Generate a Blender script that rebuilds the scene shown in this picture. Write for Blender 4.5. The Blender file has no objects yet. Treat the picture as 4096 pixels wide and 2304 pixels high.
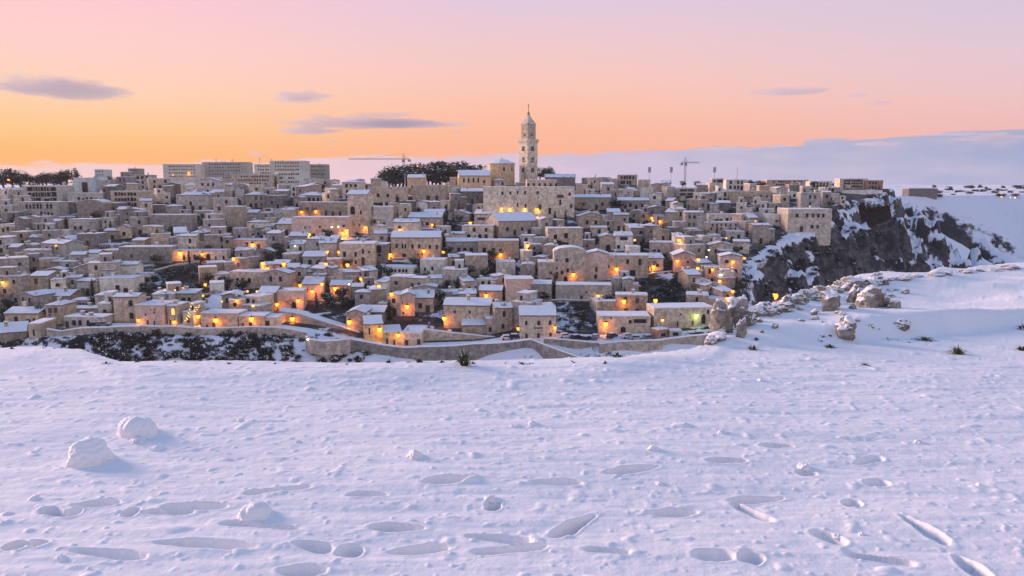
import bpy, bmesh, math, random
import numpy as np
from mathutils import Vector, Matrix

random.seed(11)
RNG = np.random.default_rng(11)
SC = bpy.context.scene
COL = SC.collection
R = math.radians

# ------------------------------------------------------------------ camera
PITCH = R(7.87); FPX = 760.0; CAMZ = 1.65
cam_data = bpy.data.cameras.new('camera')
cam = bpy.data.objects.new('camera', cam_data); COL.objects.link(cam)
cam.location = (0, 0, CAMZ); cam.rotation_euler = (math.pi / 2 - PITCH, 0, 0)
cam_data.sensor_width = 36.0; cam_data.lens = FPX / 1024 * 36
cam_data.clip_start = 0.05; cam_data.clip_end = 60000
SC.camera = cam
SC.render.resolution_x, SC.render.resolution_y = 1024, 576

# ------------------------------------------------------------------ view
SC.view_settings.view_transform = 'Standard'; SC.view_settings.look = 'None'
SC.view_settings.exposure = 0.0; SC.view_settings.gamma = 1.0
SC.view_settings.use_curve_mapping = False
SC.cycles.max_bounces = 5; SC.cycles.diffuse_bounces = 3; SC.cycles.glossy_bounces = 2
SC.cycles.volume_bounces = 1; SC.cycles.transparent_max_bounces = 6
SC.cycles.use_denoising = True
SC.cycles.sample_clamp_indirect = 4.0
SC.cycles.use_adaptive_sampling = True

# ------------------------------------------------------------------ world
def lin(r, g, b):
    f = lambda c: (c / 255 / 12.92) if c / 255 <= 0.04045 else ((c / 255 + 0.055) / 1.055) ** 2.4
    return (f(r), f(g), f(b), 1.0)

class NT:
    """small helper to write shader node maths"""
    def __init__(s, tree): s.t = tree; s.n = tree.nodes; s.l = tree.links
    def node(s, typ, **kw):
        n = s.n.new(typ)
        for k, v in kw.items(): setattr(n, k, v)
        return n
    def put(s, sock, v):
        if hasattr(v, 'links') or isinstance(v, bpy.types.NodeSocket): s.l.new(v, sock)
        else: sock.default_value = v
    def math(s, op, a, b=None, c=None, clamp=False):
        n = s.node('ShaderNodeMath', operation=op, use_clamp=clamp)
        s.put(n.inputs[0], a)
        if b is not None: s.put(n.inputs[1], b)
        if c is not None: s.put(n.inputs[2], c)
        return n.outputs[0]
    def mapr(s, v, a, b, c=0.0, d=1.0, smooth=True):
        n = s.node('ShaderNodeMapRange', interpolation_type='SMOOTHSTEP' if smooth else 'LINEAR')
        s.put(n.inputs[0], v); s.put(n.inputs[1], a); s.put(n.inputs[2], b); s.put(n.inputs[3], c); s.put(n.inputs[4], d)
        return n.outputs[0]
    def mix(s, f, a, b):
        n = s.node('ShaderNodeMix', data_type='RGBA')
        s.put(n.inputs[0], f); s.put(n.inputs[6], a); s.put(n.inputs[7], b)
        return n.outputs[2]
    def ramp(s, f, stops):
        n = s.node('ShaderNodeValToRGB'); e = n.color_ramp.elements
        while len(e) < len(stops): e.new(0.5)
        for i, (p, c) in enumerate(stops): e[i].position = p; e[i].color = c
        s.put(n.inputs[0], f); return n.outputs[0]
    def noise(s, vec, scale, detail=3.0, rough=0.55, dist=0.0):
        n = s.node('ShaderNodeTexNoise'); n.inputs['Scale'].default_value = scale
        n.inputs['Detail'].default_value = detail; n.inputs['Roughness'].default_value = rough
        n.inputs['Distortion'].default_value = dist
        if vec is not None: s.l.new(vec, n.inputs['Vector'])
        return n.outputs['Fac']

SUN_AZ = R(-60); SUN_EL = R(12.5)          # azimuth measured from +Y, positive to +X
world = bpy.data.worlds.new('World'); SC.world = world; world.use_nodes = True
W = NT(world.node_tree); W.n.clear()
tc = W.node('ShaderNodeTexCoord'); nrm = W.node('ShaderNodeVectorMath', operation='NORMALIZE')
W.l.new(tc.outputs['Generated'], nrm.inputs[0])
sx = W.node('ShaderNodeSeparateXYZ'); W.l.new(nrm.outputs[0], sx.inputs[0])
el = W.math('MULTIPLY', W.math('ARCSINE', sx.outputs[2]), 180 / math.pi)         # degrees
az = W.math('MULTIPLY', W.math('ARCTAN2', sx.outputs[0], sx.outputs[1]), 180 / math.pi)
hl = W.math('SQRT', W.math('ADD', W.math('MULTIPLY', sx.outputs[0], sx.outputs[0]), W.math('MULTIPLY', sx.outputs[1], sx.outputs[1])))
cs = W.math('DIVIDE', W.math('ADD', W.math('MULTIPLY', sx.outputs[0], math.sin(R(-62))), W.math('MULTIPLY', sx.outputs[1], math.cos(R(-62)))), W.math('MAXIMUM', hl, 1e-4))
# elevation 0..90 squeezed so the low sky gets most of the ramp
ef = W.math('POWER', W.math('DIVIDE', W.math('MAXIMUM', el, 0.0), 90.0), 0.5)
def stops(lst): return [((max(e, 0) / 90.0) ** 0.5, lin(*c)) for e, c in lst]
ZEN = (84, 140, 206)
sunward = W.ramp(ef, stops([(0, (255, 166, 72)), (1.8, (255, 182, 92)), (3.6, (255, 202, 140)), (6.0, (255, 212, 182)), (9.0, (255, 209, 204)), (13, (254, 200, 212)), (30, (156, 172, 216)), (90, ZEN)]))
middle = W.ramp(ef, stops([(0, (252, 172, 132)), (2.4, (253, 178, 142)), (5.0, (254, 192, 164)), (7.5, (250, 200, 188)), (10, (240, 202, 205)), (13, (226, 202, 222)), (30, (132, 166, 214)), (90, ZEN)]))
side = W.ramp(ef, stops([(0, (236, 178, 172)), (3.0, (238, 184, 180)), (5.5, (236, 196, 202)), (8.0, (226, 200, 214)), (10.5, (214, 200, 220)), (13, (204, 200, 224)), (30, (124, 164, 212)), (90, ZEN)]))
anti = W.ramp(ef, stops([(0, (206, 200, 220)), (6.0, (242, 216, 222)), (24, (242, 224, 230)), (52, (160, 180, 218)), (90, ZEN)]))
c = W.mix(W.mapr(cs, 0.46, 0.88), middle, sunward)
c = W.mix(W.mapr(cs, -0.25, 0.46), side, c)
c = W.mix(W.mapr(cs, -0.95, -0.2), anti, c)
# low bank of lilac cloud along the horizon
mp = W.node('ShaderNodeCombineXYZ'); W.put(mp.inputs[0], W.math('MULTIPLY', az, 0.22)); W.put(mp.inputs[1], W.math('MULTIPLY', el, 0.9))
bn = W.noise(mp.outputs[0], 1.0, 5.0, 0.55)
top = W.math('ADD', W.mapr(az, -36, 0, 1.0, 2.15, False), W.mapr(az, 0, 40, 0.0, 1.2))
top = W.math('ADD', top, W.math('MULTIPLY', W.math('SUBTRACT', bn, 0.5), 1.5))
bmask = W.mapr(W.math('SUBTRACT', top, el), -0.10, 0.14)
bankc = W.ramp(W.mapr(az, -36, 36, 0, 1, False), [(0.0, lin(246, 198, 182)), (0.3, lin(235, 198, 202)), (0.6, lin(198, 186, 212)), (0.82, lin(170, 175, 206)), (1.0, lin(152, 166, 202))])
bankc = W.mix(W.mapr(bn, 0.35, 0.7), bankc, W.mix(0.2, bankc, lin(250, 215, 215)))
c = W.mix(bmask, c, bankc)
c = W.mix(W.mapr(el, -1.5, -0.2), lin(178, 180, 206), c)
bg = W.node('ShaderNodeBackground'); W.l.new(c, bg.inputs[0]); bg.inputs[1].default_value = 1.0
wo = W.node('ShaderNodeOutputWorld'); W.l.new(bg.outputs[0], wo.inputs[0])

# ------------------------------------------------------------------ sun: soft afterglow from the far left
sd = bpy.data.lights.new('sun', 'SUN'); sd.energy = 4.9; sd.angle = R(18); sd.color = (1.0, 0.67, 0.57)
sun = bpy.data.objects.new('sun', sd); COL.objects.link(sun)
svec = Vector((math.sin(SUN_AZ) * math.cos(SUN_EL), math.cos(SUN_AZ) * math.cos(SUN_EL), math.sin(SUN_EL)))
sun.rotation_euler = svec.to_track_quat('Z', 'Y').to_euler(); sun.location = (-60, 40, 60)

# ------------------------------------------------------------------ projection helpers (photo pixels, 4096 wide -> world)
CP, SP = math.cos(PITCH), math.sin(PITCH)
def ray(px, py):
    """direction per metre of Y for a point given in 1024-wide pixels"""
    a = (px - 512) / FPX; b = (288 - py) / FPX
    d = np.array([a, CP + b * SP, -SP + b * CP]); return d / d[1]
def project(x, y, z):
    zz = z - CAMZ
    dep = y * CP - zz * SP; up = y * SP + zz * CP
    return 512 + FPX * x / dep, 288 - FPX * up / dep
def at(px, py, Y):
    d = ray(px, py); return Vector((d[0] * Y, Y, CAMZ + d[2] * Y))

# ------------------------------------------------------------------ numpy noise
_T = RNG.random((8, 256, 256))
def vnoise(x, y, k=0):
    xi = np.floor(x).astype(int); yi = np.floor(y).astype(int)
    fx = x - xi; fy = y - yi
    fx = fx * fx * (3 - 2 * fx); fy = fy * fy * (3 - 2 * fy)
    t = _T[k % 8]; a = t[xi % 256, yi % 256]; b = t[(xi + 1) % 256, yi % 256]
    c_ = t[xi % 256, (yi + 1) % 256]; d = t[(xi + 1) % 256, (yi + 1) % 256]
    return (a * (1 - fx) + b * fx) * (1 - fy) + (c_ * (1 - fx) + d * fx) * fy - 0.5
def fbm(x, y, o=4, k=0, g=0.5):
    s = 0; a = 1.0
    for i in range(o):
        s = s + a * vnoise(x * 2 ** i + 17.3 * i, y * 2 ** i + 5.1 * i, k + i); a *= g
    return s
def sstep(a, b, x):
    t = np.clip((x - a) / (b - a), 0, 1); return t * t * (3 - 2 * t)

# ------------------------------------------------------------------ object helpers
def tag(o, label=None, cat=None, group=None, kind=None):
    if label: o['label'] = label
    if cat: o['category'] = cat
    if group: o['group'] = group
    if kind: o['kind'] = kind
    return o
def empty(name, loc=(0, 0, 0), rz=0.0):
    o = bpy.data.objects.new(name, None); COL.objects.link(o)
    o.location = loc; o.rotation_euler = (0, 0, rz); o.empty_display_size = 0.3
    return o
def mesh(name, V, F, mats, mi=None, smooth=False):
    m = bpy.data.meshes.new(name); m.from_pydata([tuple(v) for v in V], [], F)
    for x in (mats if isinstance(mats, (list, tuple)) else [mats]): m.materials.append(x)
    if mi is not None: m.polygons.foreach_set('material_index', mi)
    if smooth: m.polygons.foreach_set('use_smooth', [True] * len(m.polygons))
    m.update(); return m
def obj(name, m, parent=None, loc=None, rz=None, scale=None):
    o = bpy.data.objects.new(name, m); COL.objects.link(o)
    if parent is not None: o.parent = parent
    if loc is not None: o.location = loc
    if rz is not None: o.rotation_euler = (0, 0, rz)
    if scale is not None: o.scale = scale
    return o
def copy_tree(o, parent=None):
    n = o.copy(); COL.objects.link(n); n.parent = parent
    for ch in list(o.children): copy_tree(ch, n)
    return n
class MB:
    """collects simple solids into one mesh"""
    def __init__(s): s.V = []; s.F = []; s.M = []
    def add(s, V, F, m=0):
        k = len(s.V); s.V += [tuple(v) for v in V]; s.F += [[i + k for i in f] for f in F]; s.M += [m] * len(F); return s
    def box(s, x0, x1, y0, y1, z0, z1, m=0):
        return s.add([(x0, y0, z0), (x1, y0, z0), (x1, y1, z0), (x0, y1, z0), (x0, y0, z1), (x1, y0, z1), (x1, y1, z1), (x0, y1, z1)],
                     [[3, 2, 1, 0], [4, 5, 6, 7], [0, 1, 5, 4], [1, 2, 6, 5], [2, 3, 7, 6], [3, 0, 4, 7]], m)
    def prism(s, poly, y0, y1, m=0):
        """poly in the xz plane (counter-clockwise seen from -y), pulled along y"""
        n = len(poly); V = [(x, y0, z) for x, z in poly] + [(x, y1, z) for x, z in poly]
        F = [list(range(n)), list(range(2 * n - 1, n - 1, -1))] + [[(i + 1) % n, i, n + i, n + (i + 1) % n] for i in range(n)]
        return s.add(V, F, m)
    def xprism(s, poly, x0, x1, m=0):
        """poly in the yz plane, pulled along x"""
        n = len(poly); V = [(x0, y, z) for y, z in poly] + [(x1, y, z) for y, z in poly]
        F = [list(range(n - 1, -1, -1)), list(range(n, 2 * n))] + [[i, (i + 1) % n, n + (i + 1) % n, n + i] for i in range(n)]
        return s.add(V, F, m)
    def tube(s, p, q, r0, r1=None, n=6, m=0):
        r1 = r0 if r1 is None else r1
        p = Vector(p); q = Vector(q); d = (q - p).normalized()
        u = d.cross(Vector((0.31, 0.17, 0.94))).normalized(); v = d.cross(u)
        V = []
        for c0, r in ((p, r0), (q, r1)):
            for i in range(n):
                a = 2 * math.pi * i / n; V.append(c0 + (u * math.cos(a) + v * math.sin(a)) * r)
        F = [[i, (i + 1) % n, n + (i + 1) % n, n + i] for i in range(n)] + [list(range(n - 1, -1, -1)), list(range(n, 2 * n))]
        return s.add(V, F, m)
    def ngon(s, rings, m=0, cap=True):
        """rings: list of lists of points, same count, lofted"""
        n = len(rings[0]); V = [p for r in rings for p in r]; F = []
        for j in range(len(rings) - 1):
            for i in range(n): F.append([j * n + i, j * n + (i + 1) % n, (j + 1) * n + (i + 1) % n, (j + 1) * n + i])
        if cap: F += [list(range(n - 1, -1, -1)), [(len(rings) - 1) * n + i for i in range(n)]]
        return s.add(V, F, m)
    def build(s, name, mats, parent=None, smooth=False, **kw):
        return obj(name, mesh(name, s.V, s.F, mats, s.M, smooth), parent, **kw)

def grid_mesh(name, X, Y, Z, mat, smooth=True, keep=None):
    ny, nx = X.shape; n = nx * ny
    co = np.stack([X, Y, Z], -1).reshape(-1).astype(np.float32)
    m = bpy.data.meshes.new(name); m.vertices.add(n); m.vertices.foreach_set('co', co)
    i = np.arange(n).reshape(ny, nx)
    q = np.stack([i[:-1, :-1], i[:-1, 1:], i[1:, 1:], i[1:, :-1]], -1).reshape(-1, 4).astype(np.int32)
    if keep is not None: q = q[keep]
    nq = len(q); q = q.reshape(-1)
    m.loops.add(nq * 4); m.loops.foreach_set('vertex_index', q)
    m.polygons.add(nq); m.polygons.foreach_set('loop_start', np.arange(0, nq * 4, 4, dtype=np.int32))
    m.polygons.foreach_set('use_smooth', np.full(nq, smooth))
    m.materials.append(mat); m.update(calc_edges=True); m.validate()
    return m

# ------------------------------------------------------------------ materials
def material(name, rough=0.9):
    m = bpy.data.materials.new(name); m.use_nodes = True
    t = NT(m.node_tree); b = m.node_tree.nodes['Principled BSDF']; b.inputs['Roughness'].default_value = rough
    b.inputs['Specular IOR Level'].default_value = 0.2
    return m, t, b
def pos(t): return t.node('ShaderNodeNewGeometry').outputs['Position']
def bump(t, b, h, strength=0.4, dist=0.1):
    n = t.node('ShaderNodeBump'); n.inputs['Strength'].default_value = strength; n.inputs['Distance'].default_value = dist
    t.l.new(h, n.inputs['Height']); t.l.new(n.outputs[0], b.inputs['Normal'])
def c4(c, k=1.0): return (c[0] * k, c[1] * k, c[2] * k, 1)

def stone_mat(name, col, contrast=1.0):
    m, t, b = material(name, 0.95)
    p = pos(t)
    n1 = t.noise(p, 0.22, 5, 0.7); n2 = t.noise(p, 0.75, 5, 0.8); n3 = t.noise(p, 0.33, 3, 0.6)
    base = t.mix(t.mapr(n2, 0.40, 0.60), c4(col, 1 - 0.36 * contrast), c4(col, 1.18))
    green = (col[0] * 0.80, col[1] * 0.86, col[2] * 0.74, 1)
    base = t.mix(t.math('MULTIPLY', t.mapr(n3, 0.5, 0.72), 0.75), base, green)
    dark = (col[0] * 0.36, col[1] * 0.34, col[2] * 0.38, 1)
    base = t.mix(t.math('MULTIPLY', t.mapr(n1, 0.54, 0.70), 0.5 * contrast), base, dark)
    # streaks of damp running down the walls
    mp_ = t.node('ShaderNodeMapping'); mp_.inputs['Scale'].default_value = (0.7, 0.7, 0.07); t.l.new(p, mp_.inputs[0])
    n4 = t.noise(mp_.outputs[0], 1.0, 3, 0.6)
    base = t.mix(t.math('MULTIPLY', t.mapr(n4, 0.55, 0.75), 0.38 * contrast), base, dark)
    oi = t.node('ShaderNodeObjectInfo'); hv = t.node('ShaderNodeHueSaturation')
    t.put(hv.inputs['Value'], t.mapr(oi.outputs['Random'], 0, 1, 0.70, 1.22, False)); t.put(hv.inputs['Color'], base)
    t.l.new(hv.outputs[0], b.inputs['Base Color'])
    bump(t, b, n2, 0.5, 0.25)
    return m
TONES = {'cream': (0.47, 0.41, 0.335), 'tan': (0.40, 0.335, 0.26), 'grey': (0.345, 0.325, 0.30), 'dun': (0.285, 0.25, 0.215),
         'pale': (0.52, 0.48, 0.43), 'peach': (0.58, 0.37, 0.24), 'pink': (0.52, 0.37, 0.31), 'dusk': (0.19, 0.175, 0.165),  # on the cathedral walls, peach is warm light put into the stone colour
         'blue': (0.44, 0.50, 0.57), 'brick': (0.36, 0.22, 0.16), 'yellow': (0.50, 0.42, 0.22)}  # yellow puts the lamp glow of the roadside houses into the stone colour
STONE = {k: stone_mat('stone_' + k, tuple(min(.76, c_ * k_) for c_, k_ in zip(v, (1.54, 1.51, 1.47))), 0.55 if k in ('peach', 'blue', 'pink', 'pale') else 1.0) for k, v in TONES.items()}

def snow_mat(name, patch=0.0, under=(0.16, 0.14, 0.13)):
    m, t, b = material(name, 0.75)
    p = pos(t); n = t.noise(p, 0.8, 4, 0.6)
    cl = t.mix(t.mapr(n, 0.3, 0.7), (0.77, 0.79, 0.84, 1), (0.86, 0.87, 0.89, 1))
    if patch > 0:
        n2 = t.noise(p, 0.45, 4, 0.65)
        cl = t.mix(t.mapr(n2, 0.44 - 0.1 * patch + 0.2, 0.52 - 0.1 * patch + 0.2), cl, c4(under))
    t.l.new(cl, b.inputs['Base Color']); bump(t, b, n, 0.25, 0.2)
    return m
SNOW = snow_mat('roof_snow'); SNOWP = snow_mat('patchy_roof_snow', 0.8, (0.22, 0.18, 0.15))

def plain(name, col, rough=0.8, k=0.25, metal=0.0):
    m, t, b = material(name, rough); n = t.noise(pos(t), 2.3, 3, 0.6)
    t.l.new(t.mix(n, c4(col, 1 - k), c4(col, 1 + k)), b.inputs['Base Color']); b.inputs['Metallic'].default_value = metal
    return m
TILE = plain('roof_tiles', (0.20, 0.16, 0.13)); PANE = plain('dark_glass', (0.022, 0.023, 0.03), 0.35)
FRAME = plain('window_stone', (0.40, 0.36, 0.31)); WOOD = plain('brown_wood', (0.085, 0.055, 0.04)); SHUT = plain('grey_shutter', (0.10, 0.09, 0.085))
IRON = plain('dark_iron', (0.03, 0.03, 0.032), 0.5); BARK = plain('bark', (0.07, 0.055, 0.045)); TWIG = plain('reddish_twigs', (0.13, 0.075, 0.06))
STEEL = plain('grey_steel', (0.36, 0.37, 0.42), 0.6); CRANEY = plain('pale_orange_steel', (0.60, 0.40, 0.30), 0.7)  # crane orange kept pale so it reads faint
GOLD = plain('weathered_gilt', (0.34, 0.27, 0.13), 0.6); TYRE = plain('rubber', (0.02, 0.02, 0.02)); CGLASS = plain('car_glass', (0.03, 0.035, 0.045), 0.2)
CARS = [plain('car_paint_' + n, c_, 0.35) for n, c_ in (('white', (0.7, 0.7, 0.7)), ('grey', (0.2, 0.21, 0.23)), ('dark', (0.035, 0.035, 0.05)), ('silver', (0.42, 0.43, 0.45)))]
CARN = ['white', 'grey', 'dark', 'silver']
def leaf_mat(name, col):
    m, t, b = material(name, 0.9); n = t.noise(pos(t), 0.35, 3, 0.6); n2 = t.noise(pos(t), 1.7, 2, 0.6)
    f = t.math('ADD', t.math('MULTIPLY', n, 0.5), t.math('MULTIPLY', n2, 0.5))
    t.l.new(t.mix(t.mapr(f, 0.35, 0.65), c4(col, 0.5), c4(col, 1.5)), b.inputs['Base Color'])
    return m
LEAF = leaf_mat('evergreen_leaves', (0.042, 0.055, 0.036)); LEAF2 = leaf_mat('pine_needles', (0.050, 0.068, 0.055)); SCRUB = leaf_mat('scrub_leaves', (0.040, 0.042, 0.036))
GRASS = leaf_mat('tussock_grass', (0.085, 0.10, 0.045))
def emis(name, col, s):
    m, t, b = material(name, 0.5); b.inputs['Base Color'].default_value = c4(col)
    b.inputs['Emission Color'].default_value = c4(col); b.inputs['Emission Strength'].default_value = s
    return m
GLOW = emis('orange_lamp_glass', (1.0, 0.34, 0.04), 2.8); GLOWW = emis('white_lamp_glass', (1.0, 0.80, 0.60), 4.0); GLOWG = emis('greenish_lamp_glass', (0.75, 1.0, 0.25), 4.0)
GLOWY = emis('yellow_bulb_glass', (1.0, 0.52, 0.08), 2.2); GLOWD = emis('dim_lamp_glass', (1.0, 0.52, 0.16), 1.6); LITWIN = emis('lit_window_glass', (1.0, 0.55, 0.10), 1.3)

def terrain_mat(name, snowcol, lo, hi, veg, rock, vegcover, nscale):
    """snow lies on the gentle ground, dark rock and scrub show where it is steep or overgrown"""
    m, t, b = material(name, 0.9)
    g = t.node('ShaderNodeNewGeometry'); p = g.outputs['Position']
    s = t.node('ShaderNodeSeparateXYZ'); t.l.new(g.outputs['Normal'], s.inputs[0])
    n1 = t.noise(p, nscale, 5, 0.65); n2 = t.noise(p, nscale * 4.5, 4, 0.65); n3 = t.noise(p, nscale * 0.35, 3, 0.6)
    nz = t.math('ADD', s.outputs[2], t.math('MULTIPLY', t.math('SUBTRACT', n2, 0.5), 0.55))
    snowf = t.mapr(nz, lo, hi)
    vf = t.mapr(t.math('ADD', t.math('MULTIPLY', n1, 0.65), t.math('MULTIPLY', n3, 0.35)), 0.62 - vegcover * 0.25, 0.66 - vegcover * 0.25)
    snowf = t.math('MULTIPLY', snowf, t.math('SUBTRACT', 1.0, vf))
    rk = t.mix(t.mapr(n2, 0.35, 0.65), c4(rock, 0.45), c4(rock, 1.25))
    rk = t.mix(t.mapr(n1, 0.42, 0.6), rk, c4(veg))
    cl = t.mix(snowf, rk, c4(snowcol)); t.l.new(cl, b.inputs['Base Color'])
    bump(t, b, n2, 0.7, 0.8)
    return m
HILL = terrain_mat('snowy_scrub_hillside', (0.78, 0.80, 0.86), 0.56, 0.72, (0.030, 0.032, 0.034), (0.13, 0.12, 0.11), 0.85, 0.11)  # veg darkened to put the shade of gaps between houses into the scrub
FAR = terrain_mat('snowy_far_plain', (0.78, 0.80, 0.86), 0.30, 0.5, (0.06, 0.062, 0.07), (0.12, 0.11, 0.11), 0.18, 0.012)
RAVINE = terrain_mat('snowy_ravine_side', (0.78, 0.80, 0.86), 0.55, 0.66, (0.022, 0.026, 0.032), (0.115, 0.112, 0.11), 0.22, 0.10)
SCRUBS = terrain_mat('scrub_covered_drop', (0.78, 0.80, 0.86), 0.55, 0.66, (0.020, 0.022, 0.026), (0.09, 0.085, 0.08), 0.52, 0.14)
FSLOPE = terrain_mat('snowy_far_slope', (0.78, 0.80, 0.86), 0.56, 0.68, (0.022, 0.026, 0.034), (0.07, 0.068, 0.066), 0.06, 0.035)

def fg_snow():
    m, t, b = material('fresh_snow', 0.65)
    p = pos(t); n = t.noise(p, 1.2, 3, 0.5); n2 = t.noise(p, 55, 4, 0.7); n3 = t.noise(p, 14, 4, 0.65)
    t.l.new(t.mix(t.mapr(n, 0.3, 0.7), (0.84, 0.84, 0.87, 1), (0.90, 0.89, 0.90, 1)), b.inputs['Base Color'])
    h = t.math('ADD', t.math('MULTIPLY', n2, 0.35), n3)
    bump(t, b, h, 0.34, 0.018)
    return m
FGSNOW = fg_snow()
def rock_mat():
    m, t, b = material('limestone_boulder', 0.92)
    g = t.node('ShaderNodeNewGeometry'); p = g.outputs['Position']; s = t.node('ShaderNodeSeparateXYZ'); t.l.new(g.outputs['Normal'], s.inputs[0])
    n1 = t.noise(p, 4.2, 6, 0.75); n2 = t.noise(p, 19, 4, 0.75)
    cl = t.mix(t.mapr(n1, 0.35, 0.65), (0.15, 0.14, 0.125, 1), (0.42, 0.385, 0.33, 1))
    cl = t.mix(t.mapr(n2, 0.52, 0.72), cl, (0.10, 0.09, 0.08, 1))
    sf = t.mapr(t.math('ADD', s.outputs[2], t.math('MULTIPLY', t.math('SUBTRACT', n1, 0.5), 0.6)), 0.36, 0.46)
    cl = t.mix(sf, cl, (0.86, 0.86, 0.88, 1)); t.l.new(cl, b.inputs['Base Color']); bump(t, b, n2, 0.6, 0.03)
    return m
ROCK = rock_mat()
# ================================================================== THE TOWN'S HILL, THE RAVINE AND THE FAR PLAIN
EDGE = np.array([(-1200, 222), (-175, 222), (-60, 222), (64, 224), (80, 262), (94, 300), (128, 345), (172, 392), (212, 432), (236, 474), (242, 540), (250, 3600)], float)
PROF = np.array([(200, -50), (222, -47.8), (230, -46.5), (240, -44.5), (265, -38.5), (292, -32), (315, -26.3), (345, -20), (372, -13.8), (405, -7.8), (440, -3.0), (475, -1.8), (520, -4), (600, -7), (750, -9), (1000, -12), (1600, -18), (3600, -12)], float)
ROADPX = [(-400, 1330), (0, 1345), (190, 1322), (390, 1306), (560, 1303), (800, 1313), (1000, 1307), (1100, 1309), (1230, 1326), (1400, 1362), (1600, 1388), (1900, 1378), (2080, 1352), (2200, 1346), (2400, 1352), (2600, 1346), (2880, 1328), (3300, 1330)]
_rx = np.array([at(x / 4, y / 4, 229).x for x, y in ROADPX]); _rz = np.array([at(x / 4, y / 4, 229).z for x, y in ROADPX])

def edge_dist(X, Y):
    """signed distance to the hill's edge (inside positive) and the nearest edge point"""
    best = np.full(X.shape, 1e9); nx = np.zeros(X.shape); ny = np.zeros(X.shape)
    for (x0, y0), (x1, y1) in zip(EDGE[:-1], EDGE[1:]):
        dx, dy = x1 - x0, y1 - y0; t = np.clip(((X - x0) * dx + (Y - y0) * dy) / (dx * dx + dy * dy), 0, 1)
        qx, qy = x0 + t * dx, y0 + t * dy; d = np.hypot(X - qx, Y - qy); k = d < best
        best = np.where(k, d, best); nx = np.where(k, qx, nx); ny = np.where(k, qy, ny)
    inside = (Y > np.interp(X, EDGE[:, 0], EDGE[:, 1])) & (X < 250)
    return np.where(inside, best, -best), nx, ny
def z_inside(X, Y):
    z = np.interp(Y, PROF[:, 0], PROF[:, 1])
    z = z + (np.interp(X, _rx, _rz) - np.interp(229, PROF[:, 0], PROF[:, 1])) * np.exp(-np.clip(Y - 232, 0, 1e9) / 24)
    z = z + 3.5 * np.exp(-((X - 25) / 70) ** 2 - ((Y - 455) / 40) ** 2)
    z = z + 4.0 * np.exp(-((X + 120) / 60) ** 2 - ((Y - 640) / 70) ** 2)
    return z
def z_terrain(X, Y):
    X = np.asarray(X, float); Y = np.asarray(Y, float)
    d, nx, ny = edge_dist(X, Y)
    rough = fbm(X * 0.045 + 3, Y * 0.045, 4, 1)
    head = sstep(120, 200, nx)
    dn = d + head * rough * 20 + (1 - head) * rough * np.where(d < 0, 5, 0) + (1 - head) * rough * 12 * sstep(66, 95, nx) + (1 - head) * sstep(66, 95, nx) * 6 * fbm(X * 0.13, Y * 0.13, 4, 2) + head * 9 * fbm(X * 0.16, Y * 0.16, 4, 3)
    zi = z_inside(X, Y) + sstep(235, 260, Y) * rough * 1.6
    o = np.clip(-dn, 0, 1e9)
    # left: a snowy scrub slope under the road; right: cliffs with gullies
    steep = 0.85 + head * (0.9 + 2.2 * np.clip(fbm(nx * 0.05, ny * 0.05, 2, 5), -0.5, 0.6)) + (1 - head) * sstep(60, 100, nx) * 0.75
    steep = np.clip(steep, 0.7, 3.2)
    drop = np.where(o < 18, o * steep, 18 * steep + (o - 18) * (0.62 + 0.5 * head))
    drop = drop + np.where(o > 0, 2.6 * np.sin(o * 0.55 + 3 * rough), 0) * np.clip(o / 6, 0, 1) * head
    q_ = drop / 6.0 + 1.3 * rough; ledge = 6.0 * (np.floor(q_) + sstep(0.40, 0.95, q_ - np.floor(q_)) - 1.3 * rough); drop = np.where(o > 0, drop * (1 - 0.85 * head) + np.maximum(ledge, 0) * 0.85 * head, 0)
    za = np.where(dn > 0, zi, z_inside(nx, ny) - drop)
    # far side of the ravine on the right: long snowy slope up to the plain
    crest = 735 + 0.50 * (X - 450) + 30 * fbm(X * 0.012, Y * 0.004, 2, 6)
    zb = -10.5 - 0.60 * np.clip(crest - Y, 0, 1e9) + 5 * fbm(X * 0.02, Y * 0.02, 4, 2)
    # a broken band of rock across it
    band = np.exp(-((Y - crest + 60 + 0.55 * (X - 420)) / 13) ** 2) * sstep(350, 380, X) * (1 - sstep(455, 475, X))
    zb = zb - band * 16 * (0.6 + fbm(X * 0.06, Y * 0.06, 3, 4))
    zb = zb - 24 * np.exp(-((X - 396 + 0.5 * (Y - 655)) / 15) ** 2 - ((Y - 655) / 26) ** 2) * (0.9 + 1.2 * fbm(X * 0.07, Y * 0.07, 3, 1))   # a deep rocky scar
    zb = np.where(X > 215, zb, -200)
    far = np.interp(Y, PROF[:, 0], PROF[:, 1])
    zb = np.where(Y > crest, np.minimum(far - 4 + 6 * fbm(X * 0.004, Y * 0.004, 3, 2), -4.5), zb)
    zb = np.where(X > 215, zb, -200)
    z = np.maximum(za, zb)
    hills = 16 * sstep(1900, 3300, Y) * (0.55 + fbm(X * 0.0012 + 7, Y * 0.0009, 3, 5))
    return np.maximum(z, -108) + hills
gx = np.concatenate([np.linspace(-2600, -300, 70), np.arange(-296, 345, 1.7), np.arange(347, 560, 4), np.linspace(570, 2600, 55)])
gy = np.concatenate([np.arange(40, 196, 8), np.arange(200, 560, 1.7), np.arange(562, 860, 4), np.linspace(870, 3500, 60)])
GX, GY = np.meshgrid(gx, gy); GZ = z_terrain(GX, GY)
CAVE = None
for _Y in np.arange(300, 560, 0.5):                                 # where the line of sight meets the cliff
    _d = ray(3508 / 4, 852 / 4)
    if CAMZ + _d[2] * _Y <= z_terrain(np.array([_d[0] * _Y]), np.array([_Y]))[0]: CAVE = np.array([_d[0] * _Y, _Y, CAMZ + _d[2] * _Y]); break
CR = np.array([10.0, 15.0, 7.5])
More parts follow.
